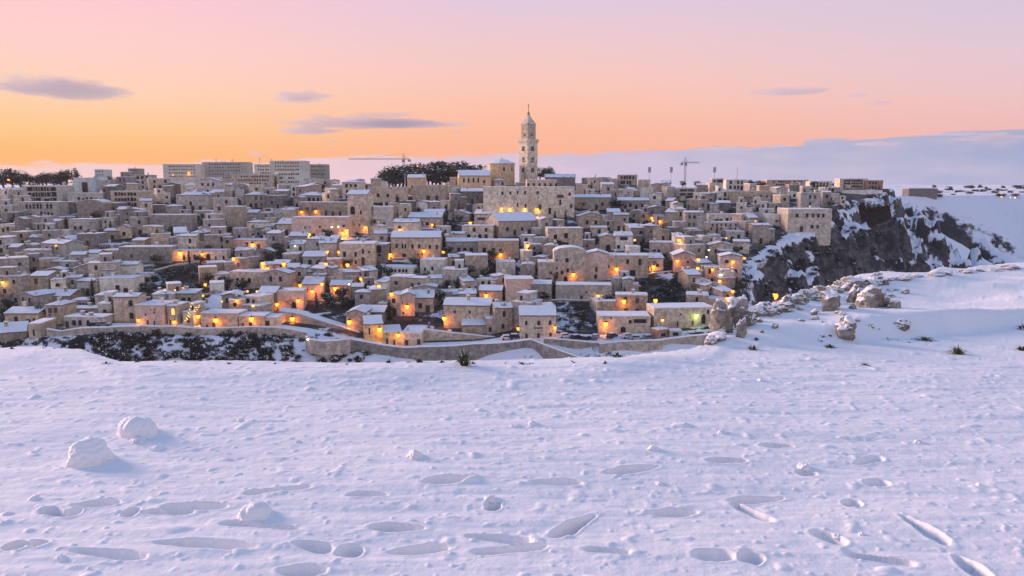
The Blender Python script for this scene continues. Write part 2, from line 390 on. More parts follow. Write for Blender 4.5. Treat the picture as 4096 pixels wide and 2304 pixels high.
fc = [(A[:-1, :-1] + A[1:, 1:] + A[:-1, 1:] + A[1:, :-1]) / 4 for A in (GX, GY, GZ)]
keep = (((fc[0] - CAVE[0]) / CR[0]) ** 2 + ((fc[1] - CAVE[1]) / CR[1]) ** 2 + ((fc[2] - CAVE[2]) / CR[2]) ** 2) > 1
tm = grid_mesh('hillside', GX, GY, GZ, HILL, keep=keep.reshape(-1))
tm.materials.append(RAVINE); tm.materials.append(FAR); tm.materials.append(FSLOPE); tm.materials.append(SCRUBS)
cx = (GX[:-1, :-1] + GX[1:, 1:]) / 2; cy = (GY[:-1, :-1] + GY[1:, 1:]) / 2
dd, _, _ = edge_dist(cx, cy)
mi = np.where(dd < 1.0, 1, 0); mi = np.where((mi == 1) & (cx < -66), 4, mi); mi = np.where((cx > 245) & (cy > 570), 3, mi); mi = np.where(cy > 900, 2, mi)
tm.polygons.foreach_set('material_index', mi.reshape(-1)[keep.reshape(-1)].astype(np.int32))
tag(obj('hillside', tm), kind='structure')
bm = bmesh.new(); bmesh.ops.create_icosphere(bm, subdivisions=5, radius=1.0)
for v in bm.verts:
    k = 1.09 + .25 * float(fbm(np.array([v.co.x * 2.2 + 4]), np.array([v.co.z * 2.2 + v.co.y]), 3, 2)[0]) * (v.co.y > .2)
    v.co = Vector((CAVE[0] + v.co.x * CR[0] * k, CAVE[1] + v.co.y * CR[1] * k, CAVE[2] + v.co.z * CR[2] * k))
cc = np.array([f.calc_center_median()[:] for f in bm.faces]); inside = cc[:, 2] < z_terrain(cc[:, 0], cc[:, 1]) + 0.3
bmesh.ops.delete(bm, geom=[f for f, i_ in zip(list(bm.faces), inside) if not i_], context='FACES')
cvm = bpy.data.meshes.new('cave_hollow'); bm.to_mesh(cvm); bm.free(); cvm.materials.append(BARK); tag(obj('cave_hollow', cvm), kind='structure')

_Ys = np.concatenate([np.arange(180, 700, 0.5), np.arange(700, 2000, 4.0)])
_Yc = np.concatenate([np.arange(180, 600, 4.0), np.arange(600, 2000, 6.0)])
def hit(px, py, Ymax=900.0):
    """where the line of sight through a photo point (4096 wide) meets the hill"""
    d = ray(px / 4, py / 4); zr = CAMZ + d[2] * _Yc; k = np.nonzero(zr <= z_terrain(d[0] * _Yc, _Yc))[0]
    if len(k):
        e = _Yc[k[0]] + np.arange(-6, 0.3, 0.25); q = np.nonzero(CAMZ + d[2] * e <= z_terrain(d[0] * e, e))[0]; Y = float(e[q[0]]) if len(q) else float(_Yc[k[0]])
    else: Y = Ymax
    Y = min(Y, Ymax); return Vector((d[0] * Y, Y, CAMZ + d[2] * Y))
def hit_many(P, Ymax=900.0):
    """the same for many points at once"""
    D = np.array([ray(x / 4, y / 4) for x, y in P]); out = np.full(len(P), Ymax); g = np.concatenate([np.arange(180, 600, 3.0), np.arange(600, 904, 6.0)])
    for k in range(0, len(P), 600):
        d = D[k:k + 600]; X = d[:, :1] * g[None]; Z = CAMZ + d[:, 2:] * g[None]; m = Z <= z_terrain(X, np.broadcast_to(g[None], X.shape)); f = m.argmax(1); any_ = m.any(1)
        lo = np.where(f > 0, g[np.maximum(f - 1, 0)], g[0]); hi = g[f].copy()
        for _ in range(6):
            mid = (lo + hi) / 2; u = CAMZ + d[:, 2] * mid <= z_terrain(d[:, 0] * mid, mid); hi = np.where(u, mid, hi); lo = np.where(u, lo, mid)
        out[k:k + 600] = np.where(any_, hi, Ymax)
    return [Vector((d[0] * Y, Y, CAMZ + d[2] * Y)) for d, Y in zip(D, np.minimum(out, Ymax))]
def zt(x, y): return float(z_terrain(np.array([x]), np.array([y]))[0])

# ================================================================== THE SNOW IN FRONT
RIMPX = [(-500, 346), (0, 346), (40, 345), (80, 348), (100, 356), (120, 362), (200, 363.5), (300, 363.5), (400, 362), (461, 361), (520, 361), (560, 360), (620, 357), (660, 352), (690, 347), (712, 341), (728, 331), (760, 312), (800, 299), (850, 284), (880, 278), (920, 275), (960, 271), (1024, 266), (1400, 258)]
BANKPX = [(-500, 380), (600, 362), (640, 358), (720, 353), (824, 347), (875, 340), (950, 333), (1024, 325), (1400, 305)]
def flat_pt(px, py, z=0.0):
    d = ray(px, py); Y = (z - CAMZ) / d[2]; return d[0] * Y, Y
def bank_h(px): return 0.10 * sstep(640, 760, np.asarray(px, float))
_ru, _rY = zip(*[(x / y, y) for x, y in (flat_pt(px, py, float(bank_h(px))) for px, py in RIMPX)])
_bu, _bY = zip(*[(x / y, y) for x, y in (flat_pt(px, py) for px, py in BANKPX)])
PRINTS = [(700, 1232, 160, -5), (245, 1264, 120, -4), (490, 1272, 170, 0), (140, 1288, 70, 15), (425, 1285, 120, 0), (925, 1244, 100, 0), (1125, 1213, 125, -4), (1400, 1217, 125, 0),
          (1590, 1186, 130, -8), (1000, 1327, 130, 0), (515, 1373, 240, 3), (275, 1398, 180, 5), (40, 1376, 60, -3), (95, 1370, 42, -25), (650, 1322, 200, 5), (790, 1375, 90, 8), (880, 1385, 60, 5), (760, 1436, 120, 0),
          (1055, 1378, 150, -6), (1255, 1352, 160, 5), (1285, 1380, 180, -4), (1440, 1322, 120, -25), (1530, 1386, 120, 5), (1690, 1286, 120, -3), (1905, 1252, 135, -4), (1895, 1285, 105, 24), (1795, 1400, 95, 0), (1890, 1407, 60, 15),
          (1830, 1162, 100, 0), (1955, 1122, 80, 0), (2185, 1153, 62, -20), (2205, 1212, 52, -6), (2145, 1262, 50, 10), (2330, 1333, 135, 30), (2085, 1348, 85, 22), (2215, 1405, 170, 8), (2450, 1430, 110, 38),
          (330, 1285, 40, 0), (1240, 1270, 40, 0), (2030, 1188, 45, 0), (180, 1288, 40, 0)]
def z_snow(X, Y):
    u = X / np.maximum(Y, 0.5)
    z = 0.055 * fbm(X * 0.35 + 2, Y * 0.45, 3, 0) + 0.020 * fbm(X * 0.9 + 0.3 * Y, Y * 2.2, 3, 2)
    z = z + 0.011 * fbm(X * 1.6 + 1.4 * Y, Y * 9.0, 3, 4) + 0.0035 * fbm(X * 14, Y * 17, 2, 6)
    a = fbm(X * 9, Y * 11, 2, 1); z = z + 0.035 * np.clip(a - 0.36, 0, 1)
    b_ = fbm(X * 22 + 5, Y * 25, 2, 3); z = z + 0.022 * np.clip(b_ - 0.32, 0, 1)
    g_ = vnoise(X * 4.3 + 9, Y * 5.2, 5); z = z + 0.30 * np.clip(g_ - 0.43, 0, 1)
    g2 = vnoise(X * 2.1 + 3 + 0.6 * Y, Y * 6.0, 7); z = z - 0.07 * np.clip(g2 - 0.38, 0, 1)
    wob = 0.30 * fbm(X * 11, Y * 11, 2, 5) + 0.20 * fbm(X * 30, Y * 30, 2, 6)
    for cx_, cy_, L, ang in PRINTS:
        k = 1 / 2.5156; dx = math.cos(R(ang)) * L * k / 2; dy = math.sin(R(ang)) * L * k / 2
        x0, y0 = flat_pt(cx_ * k - dx, cy_ * k - dy); x1, y1 = flat_pt(cx_ * k + dx, cy_ * k + dy)
        mx, my = (x0 + x1) / 2, (y0 + y1) / 2; hx, hy = (x1 - x0) / 2, (y1 - y0) / 2; hl_ = math.hypot(hx, hy)
        sel = (np.abs(X - mx) < hl_ * 1.8 + 0.15) & (np.abs(Y - my) < hl_ * 1.8 + 0.15)
        if not sel.any(): continue
        px_, py_ = X[sel] - mx, Y[sel] - my
        t = (px_ * hx + py_ * hy) / hl_; s = (-px_ * hy + py_ * hx) / hl_
        wd = 0.038 + 0.009 * np.cos(t / hl_ * 2.0 + cx_) if hl_ > 0.09 else 0.05
        r = ((np.abs(t) / hl_) ** 2.6 + (np.abs(s) / wd) ** 2.2) ** 0.42 + wob[sel] * 0.55
        dep = 0.105 * (0.8 + 0.2 * math.sin(cx_))
        z[sel] += -dep * (1 - sstep(0.78, 1.08, r)) + 0.003 * np.exp(-((r - 1.25) / 0.16) ** 2)
    # drifted bank on the right, snow lip along the drop
    Yb = np.interp(u, _bu, _bY); Yr = np.interp(u, _ru, _rY) + 0.22 * fbm(X * 0.9, Y * 0.05 + 3, 3, 2)
    side_ = sstep(0.20, 0.38, u)
    z = z + side_ * sstep(0.0, 0.55, Y - Yb) * (0.13 + 0.22 * fbm(X * 0.55 + 4, Y * 0.7, 3, 6))
    z = z + 0.05 * np.exp(-((Y - Yr + 0.45) / 0.35) ** 2) * (1 - side_) * (0.6 + 1.6 * vnoise(X * 1.1, Y * 0.1, 3))
    o = np.clip(Y - Yr, 0, 1e9); z = z - (0.55 * o + 0.35 * o * o)
    return np.maximum(z, -60)
gu = np.concatenate([np.linspace(-2.2, -0.80, 60, endpoint=False), np.linspace(-0.80, 0.80, 800), np.linspace(0.80, 2.2, 61)[1:]])
gv = np.exp(np.concatenate([np.linspace(math.log(1.7), math.log(2.6), 50, endpoint=False), np.linspace(math.log(2.6), math.log(7.0), 520, endpoint=False), np.linspace(math.log(7.0), math.log(30.0), 200)]))
FU, FV = np.meshgrid(gu, gv); FX = FU * FV
tag(obj('snow_ground', grid_mesh('snow_ground', FX, FV, z_snow(FX, FV), FGSNOW)), kind='structure')
bx_, by_ = np.meshgrid(np.linspace(-22, 22, 60), np.linspace(-16, 1.9, 30))
tag(obj('snow_ground', grid_mesh('snow_ground', bx_, by_, -0.06 + 0.05 * fbm(bx_ * 0.4, by_ * 0.4, 3, 0), FGSNOW)), kind='structure')
def zs(x, y): return float(z_snow(np.array([x]), np.array([y]))[0])
_FYs = np.arange(2.0, 24, 0.03)
def fhit(px, py):
    """line of sight (4096-wide photo point) to the snow in front"""
    d = ray(px / 4, py / 4); k = np.nonzero(CAMZ + d[2] * _FYs <= z_snow(d[0] * _FYs, _FYs))[0]
    Y = float(_FYs[k[0]]) if len(k) else 12.0
    Y = min(Y, float(np.interp(d[0], _ru, _rY)) - 0.05)
    return Vector((d[0] * Y, Y, CAMZ + d[2] * Y))
# ================================================================== THINGS THE TOWN IS MADE OF
def _win(arch, pane, frame, door=False):
    """unit window: 1 wide, 1 high, standing proud of the wall that lies at y = 0"""
    b = MB(); n = 6
    top = [(0.5, 1.0), (-0.5, 1.0)] if not arch else [(0.5 * math.cos(a), 0.68 + 0.32 * math.sin(a)) for a in [math.pi * i / n for i in range(n + 1)]]
    inner = [(-0.5, 0.0), (0.5, 0.0)] + top
    outer = [(x * 1.22, z * 1.10 - (0.0 if door else 0.08)) for x, z in inner]
    m = len(inner); F = []
    V = [(x, -0.10, z) for x, z in inner] + [(x, -0.10, z) for x, z in outer] + [(x, 0.02, z) for x, z in outer] + [(x, -0.025, z) for x, z in inner]
    for i in range(m):
        j = (i + 1) % m
        F += [[i, m + i, m + j, j][::-1], [m + i, 2 * m + i, 2 * m + j, m + j][::-1], [i, j, 3 * m + j, 3 * m + i][::-1]]
    b.add(V, F, 0); b.add([(x, -0.025, z) for x, z in inner], [list(range(m))], 1)
    if not door: b.box(-0.03, 0.03, -0.06, -0.024, 0.02, 0.97 if not arch else 0.98, 2)
    return mesh('opening', b.V, b.F, [frame, pane, WOOD], b.M)
WIN = {'sq': _win(False, PANE, FRAME), 'arch': _win(True, PANE, FRAME), 'shut': _win(False, SHUT, FRAME), 'door': _win(False, WOOD, FRAME, True), 'adoor': _win(True, PANE, FRAME, True), 'lit': _win(True, LITWIN, FRAME)}
def opening(parent, kind, x, z, w, h, y=0.0):
    return obj('door' if kind in ('door', 'adoor') else 'window', WIN[kind], parent, (x, y, z), None, (w, 1.0, h))

def snow_top(x0, x1, y0, y1, zf, th, seed, n=5, k=3):
    """a soft uneven layer of snow over a roof height zf(x, y)"""
    rr = random.Random(seed); b = MB(); P = {}; V = []
    for j in range(k + 1):
        for i in range(n + 1):
            ex = min(i, n - i) == 0 or min(j, k - j) == 0
            x = x0 + (x1 - x0) * i / n + (rr.uniform(-.12, .12) if ex else 0); y = y0 + (y1 - y0) * j / k + (rr.uniform(-.12, .12) if ex else 0)
            V.append((x, y, zf(min(max(x, x0), x1), min(max(y, y0), y1)) + th * rr.uniform(0.75, 1.2)))
    m = (n + 1); F = [[j * m + i, j * m + i + 1, (j + 1) * m + i + 1, (j + 1) * m + i] for j in range(k) for i in range(n)]
    ring = [i for i in range(n + 1)] + [j * m + n for j in range(1, k + 1)] + [k * m + i for i in range(n - 1, -1, -1)] + [j * m for j in range(k - 1, 0, -1)]
    q = len(V); V += [(V[i][0], V[i][1], zf(min(max(V[i][0], x0), x1), min(max(V[i][1], y0), y1)) + 0.004) for i in ring]
    F += [[ring[(i + 1) % len(ring)], ring[i], q + i, q + (i + 1) % len(ring)] for i in range(len(ring))]
    return b.add(V, F)

N_HOUSE = [0]; HOUSES = []
def house(loc, rz, w, d, h, roof='flat', tone='tan', wins=(), name='house', pitch=0.30, chim=0, snow=True, below=5.0, seed=0, parts=True, upper=False, wing=False):
    """wins: (kind, x, z, w, h) on the front; front wall at local y = 0"""
    rr = random.Random(seed); root = empty(name, loc, rz); hw = w / 2; st = STONE[tone]; b = MB()
    oh = 0.28; sm = SNOW if snow is True else SNOWP
    if roof == 'gablef':
        rise = hw * pitch; b.prism([(-hw, -below), (hw, -below), (hw, h), (0, h + rise), (-hw, h)], 0, d)
        zf = lambda x, y: h + rise - abs(x) / hw * rise + 0.24
        rb = MB(); rb.prism([(-hw - oh, h - oh * pitch), (0, h + rise), (hw + oh, h - oh * pitch), (hw + oh, h - oh * pitch + .22), (0, h + rise + .22), (-hw - oh, h - oh * pitch + .22)], -oh, d + oh)
        nx = 4
    elif roof == 'vault':
        rise = hw * pitch * 1.1; n = 8; arc = [(hw * math.cos(math.pi * i / n), h + rise * math.sin(math.pi * i / n)) for i in range(n + 1)]
        b.prism([(-hw, -below), (hw, -below)] + arc, 0, d)
        zf = lambda x, y: h + rise * math.sqrt(max(0, 1 - (x / hw) ** 2)) * 0.99 + 0.14
        rb = MB(); o2 = [(x * 1.04, z + 0.14) for x, z in arc]; rb.prism(arc[::-1] + o2 if False else o2 + arc[::-1], 0.25, d + 0.1); nx = 8
    elif roof == 'gablex':
        rise = d / 2 * pitch; b.xprism([(0, -below), (d, -below), (d, h), (d / 2, h + rise), (0, h)], -hw, hw)
        zf = lambda x, y: h + rise - abs(y - d / 2) / (d / 2) * rise + 0.24
        e = h - oh * pitch
        rb = MB(); rb.xprism([(-oh, e), (d / 2, h + rise), (d + oh, e), (d + oh, e + .22), (d / 2, h + rise + .22), (-oh, e + .22)], -hw - oh, hw + oh); nx = 5
    elif roof == 'shed':
        rise = d * pitch * 0.7; b.xprism([(0, -below), (d, -below), (d, h + rise), (0, h)], -hw, hw)
        zf = lambda x, y: h + rise * y / d + 0.24
        rb = MB(); rb.xprism([(-oh, h - oh * pitch), (d + oh, h + rise + oh * pitch * .7), (d + oh, h + rise + oh * pitch * .7 + .22), (-oh, h - oh * pitch + .22)], -hw - oh, hw + oh); nx = 5
    elif roof == 'hip':
        m_ = min(hw, d / 2); rise = m_ * pitch * 1.15; b.box(-hw, hw, 0, d, -below, h)
        zf = lambda x, y: h + rise * max(0, min(1, min(hw + oh - abs(x), (d / 2 + oh) - abs(y - d / 2)) / (m_ + oh))) + 0.2
        rb = MB(); A = [(-hw - oh, -oh), (hw + oh, -oh), (hw + oh, d + oh), (-hw - oh, d + oh)]
        I = [(-hw + m_, m_), (hw - m_, m_), (hw - m_, d - m_), (-hw + m_, d - m_)]
        I = [(-max(hw - m_, .05), max(m_, d / 2 - max(d / 2 - m_, .05))), (max(hw - m_, .05), max(m_, d / 2 - max(d / 2 - m_, .05)))]
        yl, yh = d / 2 - max(d / 2 - m_, .05), d / 2 + max(d / 2 - m_, .05); xl = max(hw - m_, .05)
        rb.ngon([[(x, y, h + .003) for x, y in A], [(x, y, h + .2) for x, y in A], [(-xl, yl, h + rise + .2), (xl, yl, h + rise + .2), (xl, yh, h + rise + .2), (-xl, yh, h + rise + .2)]]); nx = 8
    else:
        b.box(-hw, hw, 0, d, -below, h); zf = lambda x, y: h + 0.2
        rb = MB(); rb.box(-hw - .12, hw + .12, -.12, d + .12, h + .003, h + .2); nx = 5
    b.build('wall', [st], root)
    if parts:
        ro = rb.build('roof', [TILE if roof not in ('flat', 'vault') else st], root)
        if snow:
            th = 0.20 if roof == 'flat' else 0.15
            xs = hw + (oh if roof not in ('flat', 'vault') else .1) - .08
            if roof == 'vault': xs = hw * .93
            y0, y1 = (-oh + .1, d + oh - .1) if roof not in ('flat', 'vault') else (-.04, d)
            if roof == 'vault': y0 = .27
            snow_top(-xs, xs, y0, y1, zf, th, seed, nx, 4 if roof in ('gablex', 'hip', 'shed') else 3).build('snow_cover', [sm], ro, smooth=False)
        for i in range(chim):
            cx_ = rr.uniform(-.38, .38) * w; cy_ = rr.uniform(.25, .75) * d; zc = zf(cx_, cy_); cb = MB()
            s = rr.uniform(.28, .45); hh = rr.uniform(0.9, 1.6)
            cb.box(cx_ - s, cx_ + s, cy_ - s, cy_ + s, zc - 0.8, zc + hh, 0); cb.box(cx_ - s * 1.3, cx_ + s * 1.3, cy_ - s * 1.3, cy_ + s * 1.3, zc + hh, zc + hh + .18, 1)
            cb.build('chimney', [st, SNOW], ro)
    if wing:                                         # a lower block built against one side
        sd_ = rr.choice([-1, 1]); uw = w * rr.uniform(.4, .75); uh = h * rr.uniform(.45, .85); yo = rr.uniform(-2.5, 2.0); x0 = sd_ * (hw + .01); x1 = x0 + sd_ * uw; xa, xb = min(x0, x1), max(x0, x1)
        ub = MB(); ub.box(xa, xb, yo, yo + d * .8, -below, uh, 0); uo = ub.build('side_wing', [st if rr.random() < .6 else STONE[rr.choice(['grey', 'dun', 'tan', 'cream'])]], root)
        snow_top(xa - .1, xb + .1, yo - .1, yo + d * .8, lambda x, y: uh, .2, seed + 6).build('snow_cover', [sm], uo)
        for q in range(rr.choice([1, 1, 2])): opening(uo, rr.choice(['adoor', 'door', 'sq', 'arch']), xa + (xb - xa) * rr.uniform(.25, .75), .2 if q == 0 else uh * .6, 1.0, min(1.9, uh * .36), yo)
    if upper:                                        # a set-back room on the terrace
        uw = w * rr.uniform(.35, .6); ux = rr.uniform(-.5, .5) * (w - uw) * .9; uy = rr.uniform(.2, .4) * d; uh = rr.uniform(2.2, 3.4)
        ub = MB(); ub.box(ux - uw / 2, ux + uw / 2, uy, d - .2, h + .1, h + uh, 0); uo = ub.build('upper_room', [st], root)
        snow_top(ux - uw / 2 - .1, ux + uw / 2 + .1, uy - .1, d, lambda x, y: h + uh, .26, seed + 5).build('snow_cover', [SNOW], uo)
        opening(uo, rr.choice(['door', 'sq', 'arch']), ux + rr.uniform(-.2, .2) * uw, h + .5, .9, 1.5, uy)
    for kind, x, z, ww, hh in wins: opening(root, kind, x, z, ww, hh)
    HOUSES.append((root, w, d, h))
    return root

def win_grid(w, h, rows, cols, rr, kind='sq', ww=0.95, hh=1.5, miss=0.15, door=True, margin=0.14, base=None):
    out = []
    if rows * cols == 0: return out
    for r in range(rows):
        z = h * (r + 0.42) / rows - hh * .3 if base is None else base + (h - base) * (r + .35) / rows
        z = max(z, 0.4 if r else 0.0)
        for c_ in range(cols):
            if rr.random() < miss: continue
            x = (-0.5 + margin + (1 - 2 * margin) * ((c_ + .5) / cols)) * w + rr.uniform(-.25, .25)
            if r == 0 and door and rr.random() < .4:
                k = rr.choice(['door', 'adoor', 'door']); out.append((k, x, 0.05, ww * 1.25, min(2.5, h * .5)))
            else:
                out.append((kind if rr.random() < .75 else rr.choice(['sq', 'arch', 'shut']), x, min(z, h - hh - .35), ww * rr.uniform(.85, 1.15), hh * rr.uniform(.85, 1.1)))
    return out

# coverage of the picture by what is already placed (distance per pixel) so that the loose houses fill the gaps
COV = np.full((576, 1024), 1e9)
def rect_of(x, y, z, w, h, d=0):
    x0, y0 = project(x - w / 2, y, z); x1, y1 = project(x + w / 2, y, z + h)
    return x0, x1, y1, y0
def cover(x0, x1, y0, y1, D):
    a, b_, c_, d_ = max(0, int(x0)), min(1024, int(x1) + 1), max(0, int(y0)), min(576, int(y1) + 1)
    if a < b_ and c_ < d_: COV[c_:d_, a:b_] = np.minimum(COV[c_:d_, a:b_], D)

HERO = []      # (root, short name)
def hero(x0, x1, yt, yb, roof, tone, rows, cols, label, short, cat='house', kind='sq', ww=1.15, hh=1.75, d=9.0, Y=None, rz=None, extra=(), miss=.1, door=True, chim=None, name=None, pitch=.30, snow=True):
    i = len(HERO); rr = random.Random(500 + i)
    b = hit((x0 + x1) / 2, yb) if Y is None else at((x0 + x1) / 8, yb / 4, Y)
    s = b.y / FPX / 4 / 1.0
    w = (x1 - x0) * s; h = (yb - yt) * s * 1.01
    wins = win_grid(w, h, rows, cols, rr, kind, ww, hh, miss, door)
    for k, px, pz, pw, ph in extra:                      # given in photo pixels: centre x, sill y, width, height
        wins.append((k, (px - (x0 + x1) / 2) * s, (yb - pz) * s, pw * s, ph * s))
    root = house(b, rr.uniform(-.12, .12) if rz is None else rz, w, d, h, roof, tone, wins, name or cat.replace(' ', '_'), pitch, rr.choice([0, 1, 1, 2]) if chim is None else chim, snow, 6.0, 900 + i)
    tag(root, label, cat, 'buildings of the hillside town' if cat in ('house',) else None)
    cover(x0 / 4, x1 / 4, yt / 4 - 3, yb / 4, b.y)
    HERO.append((root, short, w, h)); return root
H = hero
# --- far left upper quarter
H(99, 245, 746, 814, 'flat', 'pale', 3, 5, 'pale flat-roofed block with three rows of wide dark windows', 'the block of wide dark windows', ww=3.4, hh=2.2, miss=.05, door=False, d=14, rz=.1, chim=0)
H(298, 387, 715, 777, 'flat', 'blue', 0, 0, 'pale blue plastered block with one tall dark glazed strip', 'the pale blue block', extra=[('sq', 342, 770, 22, 40)], d=12, chim=0, rz=-.05)
H(442, 568, 768, 830, 'flat', 'cream', 3, 7, 'cream apartment house with three rows of small windows', 'the cream apartment house', ww=1.4, hh=1.7, miss=.12, d=12)
H(84, 236, 811, 876, 'flat', 'grey', 2, 8, 'wide grey house with two rows of narrow arched windows', 'the wide grey arched-window house', kind='arch', ww=1.0, hh=2.4, miss=.2)
H(310, 416, 818, 870, 'vault', 'dun', 0, 2, 'dark stone hall with a rounded barrel-vault front', 'the barrel-vault hall', pitch=.3)
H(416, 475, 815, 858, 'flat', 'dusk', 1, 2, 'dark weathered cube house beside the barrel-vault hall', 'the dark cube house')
H(565, 608, 806, 872, 'gablex', 'cream', 2, 1, 'narrow cream tower house with a tilted snowy roof', 'the narrow cream tower house', d=6, rz=.35)
H(600, 770, 862, 930, 'flat', 'grey', 0, 3, 'long blank grey wall-like house with snow along its top', 'the long blank grey house', d=6, chim=0)
H(276, 376, 880, 938, 'flat', 'grey', 1, 3, 'low pale grey house with two dark doorways', 'the low grey two-door house')
H(420, 478, 925, 958, 'gablex', 'tan', 1, 1, 'small tan annexe with a lean snowy roof', 'the tan annexe', d=6)
H(470, 525, 912, 955, 'gablef', 'tan', 1, 1, 'tan house with a steep snowy gable front', 'the steep tan gable', d=9, rz=.3, pitch=.38)
H(47, 112, 930, 985, 'flat', 'tan', 2, 2, 'square tan house with plain pale front', 'the square tan house')
H(217, 292, 962, 995, 'gablef', 'grey', 1, 2, 'small grey house under two snowy gables', 'the two-gabled grey house', pitch=.38)
H(313, 392, 938, 1003, 'flat', 'dusk', 1, 3, 'large dark cube house with a thin line of snow on top', 'the large dark cube')
H(407, 478, 1003, 1046, 'flat', 'cream', 0, 0, 'cream house front with two narrow arched windows', 'the cream two-arch front', extra=[('arch', 434, 1038, 6, 16), ('arch', 455, 1038, 6, 16)])
H(395, 482, 980, 1002, 'flat', 'grey', 0, 0, 'low arcaded terrace house with a row of dark arches', 'the low arcade', extra=[('adoor', 405 + 11 * i, 1000, 7, 13) for i in range(7)], d=6)
H(482, 685, 990, 1052, 'flat', 'grey', 1, 4, 'long mossy grey house with almost no windows', 'the long mossy house', miss=.4, d=7)
H(684, 905, 1004, 1042, 'flat', 'cream', 0, 0, 'long pale terrace front with dark arched doorways and lamps', 'the arched terrace front', extra=[('adoor', 738, 1040, 10, 22), ('door', 760, 1040, 5, 12), ('adoor', 780, 1040, 9, 22), ('adoor', 833, 1040, 15, 24), ('door', 862, 1040, 6, 14), ('adoor', 893, 1040, 7, 16)], d=6, chim=0)
H(0, 42, 900, 942, 'flat', 'cream', 1, 2, 'small cream house at the end of the dense quarter', 'the small cream end house')
H(709, 833, 783, 845, 'hip', 'grey', 1, 3, 'big square grey house under a broad snowy hipped roof', 'the broad hipped house', d=15, rz=.06, extra=[('sq', 765, 822, 8, 16)])
H(725, 800, 745, 775, 'hip', 'grey', 0, 2, 'grey house with a pointed snowy roof behind the broad hipped house', 'the pointed-roof house')
H(276, 410, 775, 812, 'flat', 'pale', 1, 6, 'long pale house with a single row of small windows', 'the long pale house', hh=1.3)
# --- lower left
H(404, 537, 1115, 1182, 'flat', 'pale', 1, 3, 'pale plastered house with a nearly blank front', 'the pale plastered house', miss=.3)
H(146, 282, 1186, 1225, 'gablex', 'tan', 1, 3, 'tan house under a wide bluish snowy roof', 'the wide-roofed tan house', d=10)
H(186, 250, 1222, 1298, 'hip', 'tan', 2, 2, 'tall tan corner house with a small hipped snow roof', 'the tall tan corner house', d=8, extra=[('sq', 202, 1270, 7, 16)])
H(289, 356, 1202, 1232, 'flat', 'grey', 0, 0, 'grey loggia house with five square dark openings', 'the five-opening loggia', extra=[('door', 296 + 13 * i, 1228, 8, 17) for i in range(5)], d=6)
H(250, 396, 1236, 1266, 'flat', 'dun', 1, 5, 'low brownish terrace house with a row of small windows', 'the brownish terrace house', hh=1.2, d=6)
H(255, 420, 1270, 1312, 'flat', 'grey', 1, 4, 'grey ground-floor row with dark doors and a snowy ledge', 'the grey door row', d=6, extra=[('door', 266, 1311, 14, 26)])
H(22, 156, 1255, 1300, 'gablex', 'tan', 1, 2, 'low tan house with a long snow-covered roof', 'the low long-roofed house', d=9, extra=[('door', 138, 1292, 8, 20)])
H(0, 100, 1330, 1362, 'gablex', 'dun', 0, 2, 'brown barn-like house with a large bluish snow roof', 'the barn-like house', d=11, rz=.45, pitch=.38)
H(118, 166, 1296, 1356, 'flat', 'tan', 0, 0, 'narrow tan house with one tall dark slit', 'the narrow slit house', extra=[('sq', 138, 1344, 7, 28)])
H(540, 656, 1222, 1303, 'flat', 'pink', 0, 0, 'pinkish cube house with two tall doors and tiny windows', 'the pinkish cube house', extra=[('door', 592, 1301, 7, 20), ('door', 620, 1301, 6, 18), ('sq', 608, 1240, 5, 6), ('sq', 625, 1238, 5, 6), ('sq', 585, 1262, 6, 9), ('sq', 622, 1252, 6, 9)], d=10, rz=-.1)
H(671, 712, 1224, 1303, 'flat', 'cream', 0, 0, 'small cream chapel front with one bright yellow arched window', 'the lit chapel front', cat='chapel', extra=[('lit', 696, 1258, 14, 28), ('door', 682, 1301, 7, 22)], d=8)
# --- skyline blocks
SK = dict(cat='apartment block', d=14, miss=.06, door=False, ww=1.0, hh=1.1, name='apartment_block')
H(655, 802, 660, 712, 'flat', 'pale', 4, 11, 'long pale apartment block on the skyline with stepped top floor', 'the stepped apartment block', Y=690, **SK)
H(809, 990, 652, 716, 'flat', 'pale', 5, 12, 'wide pale apartment block on the skyline crowned with thin masts', 'the masted apartment block', Y=700, **SK)
H(1020, 1110, 660, 712, 'flat', 'pale', 4, 7, 'pale apartment block on the skyline, lower half of a pair', 'the lower pale apartment block', Y=660, **SK)
H(1080, 1219, 647, 712, 'flat', 'pale', 5, 10, 'tall pale apartment block, highest of the skyline blocks', 'the tall pale apartment block', Y=640, **SK)
H(1234, 1309, 660, 704, 'flat', 'grey', 3, 6, 'small grey apartment block standing past the tall pale one', 'the small grey apartment block', Y=690, **SK)
H(930, 1100, 700, 742, 'flat', 'cream', 3, 12, 'cream row of flats below the skyline apartment blocks', 'the cream row of flats', Y=560, **SK)
H(1100, 1215, 690, 735, 'flat', 'pale', 3, 9, 'pale row of flats with dark stairwells below the tall block', 'the pale row of flats', Y=570, **SK)
H(380, 420, 680, 705, 'flat', 'blue', 2, 3, 'small bluish flat-roofed block on the far skyline', 'the small bluish block', Y=760, **SK)
H(515, 556, 676, 702, 'flat', 'grey', 2, 3, 'small grey flat-roofed block among far rooftops', 'the small far grey block', Y=760, **SK)
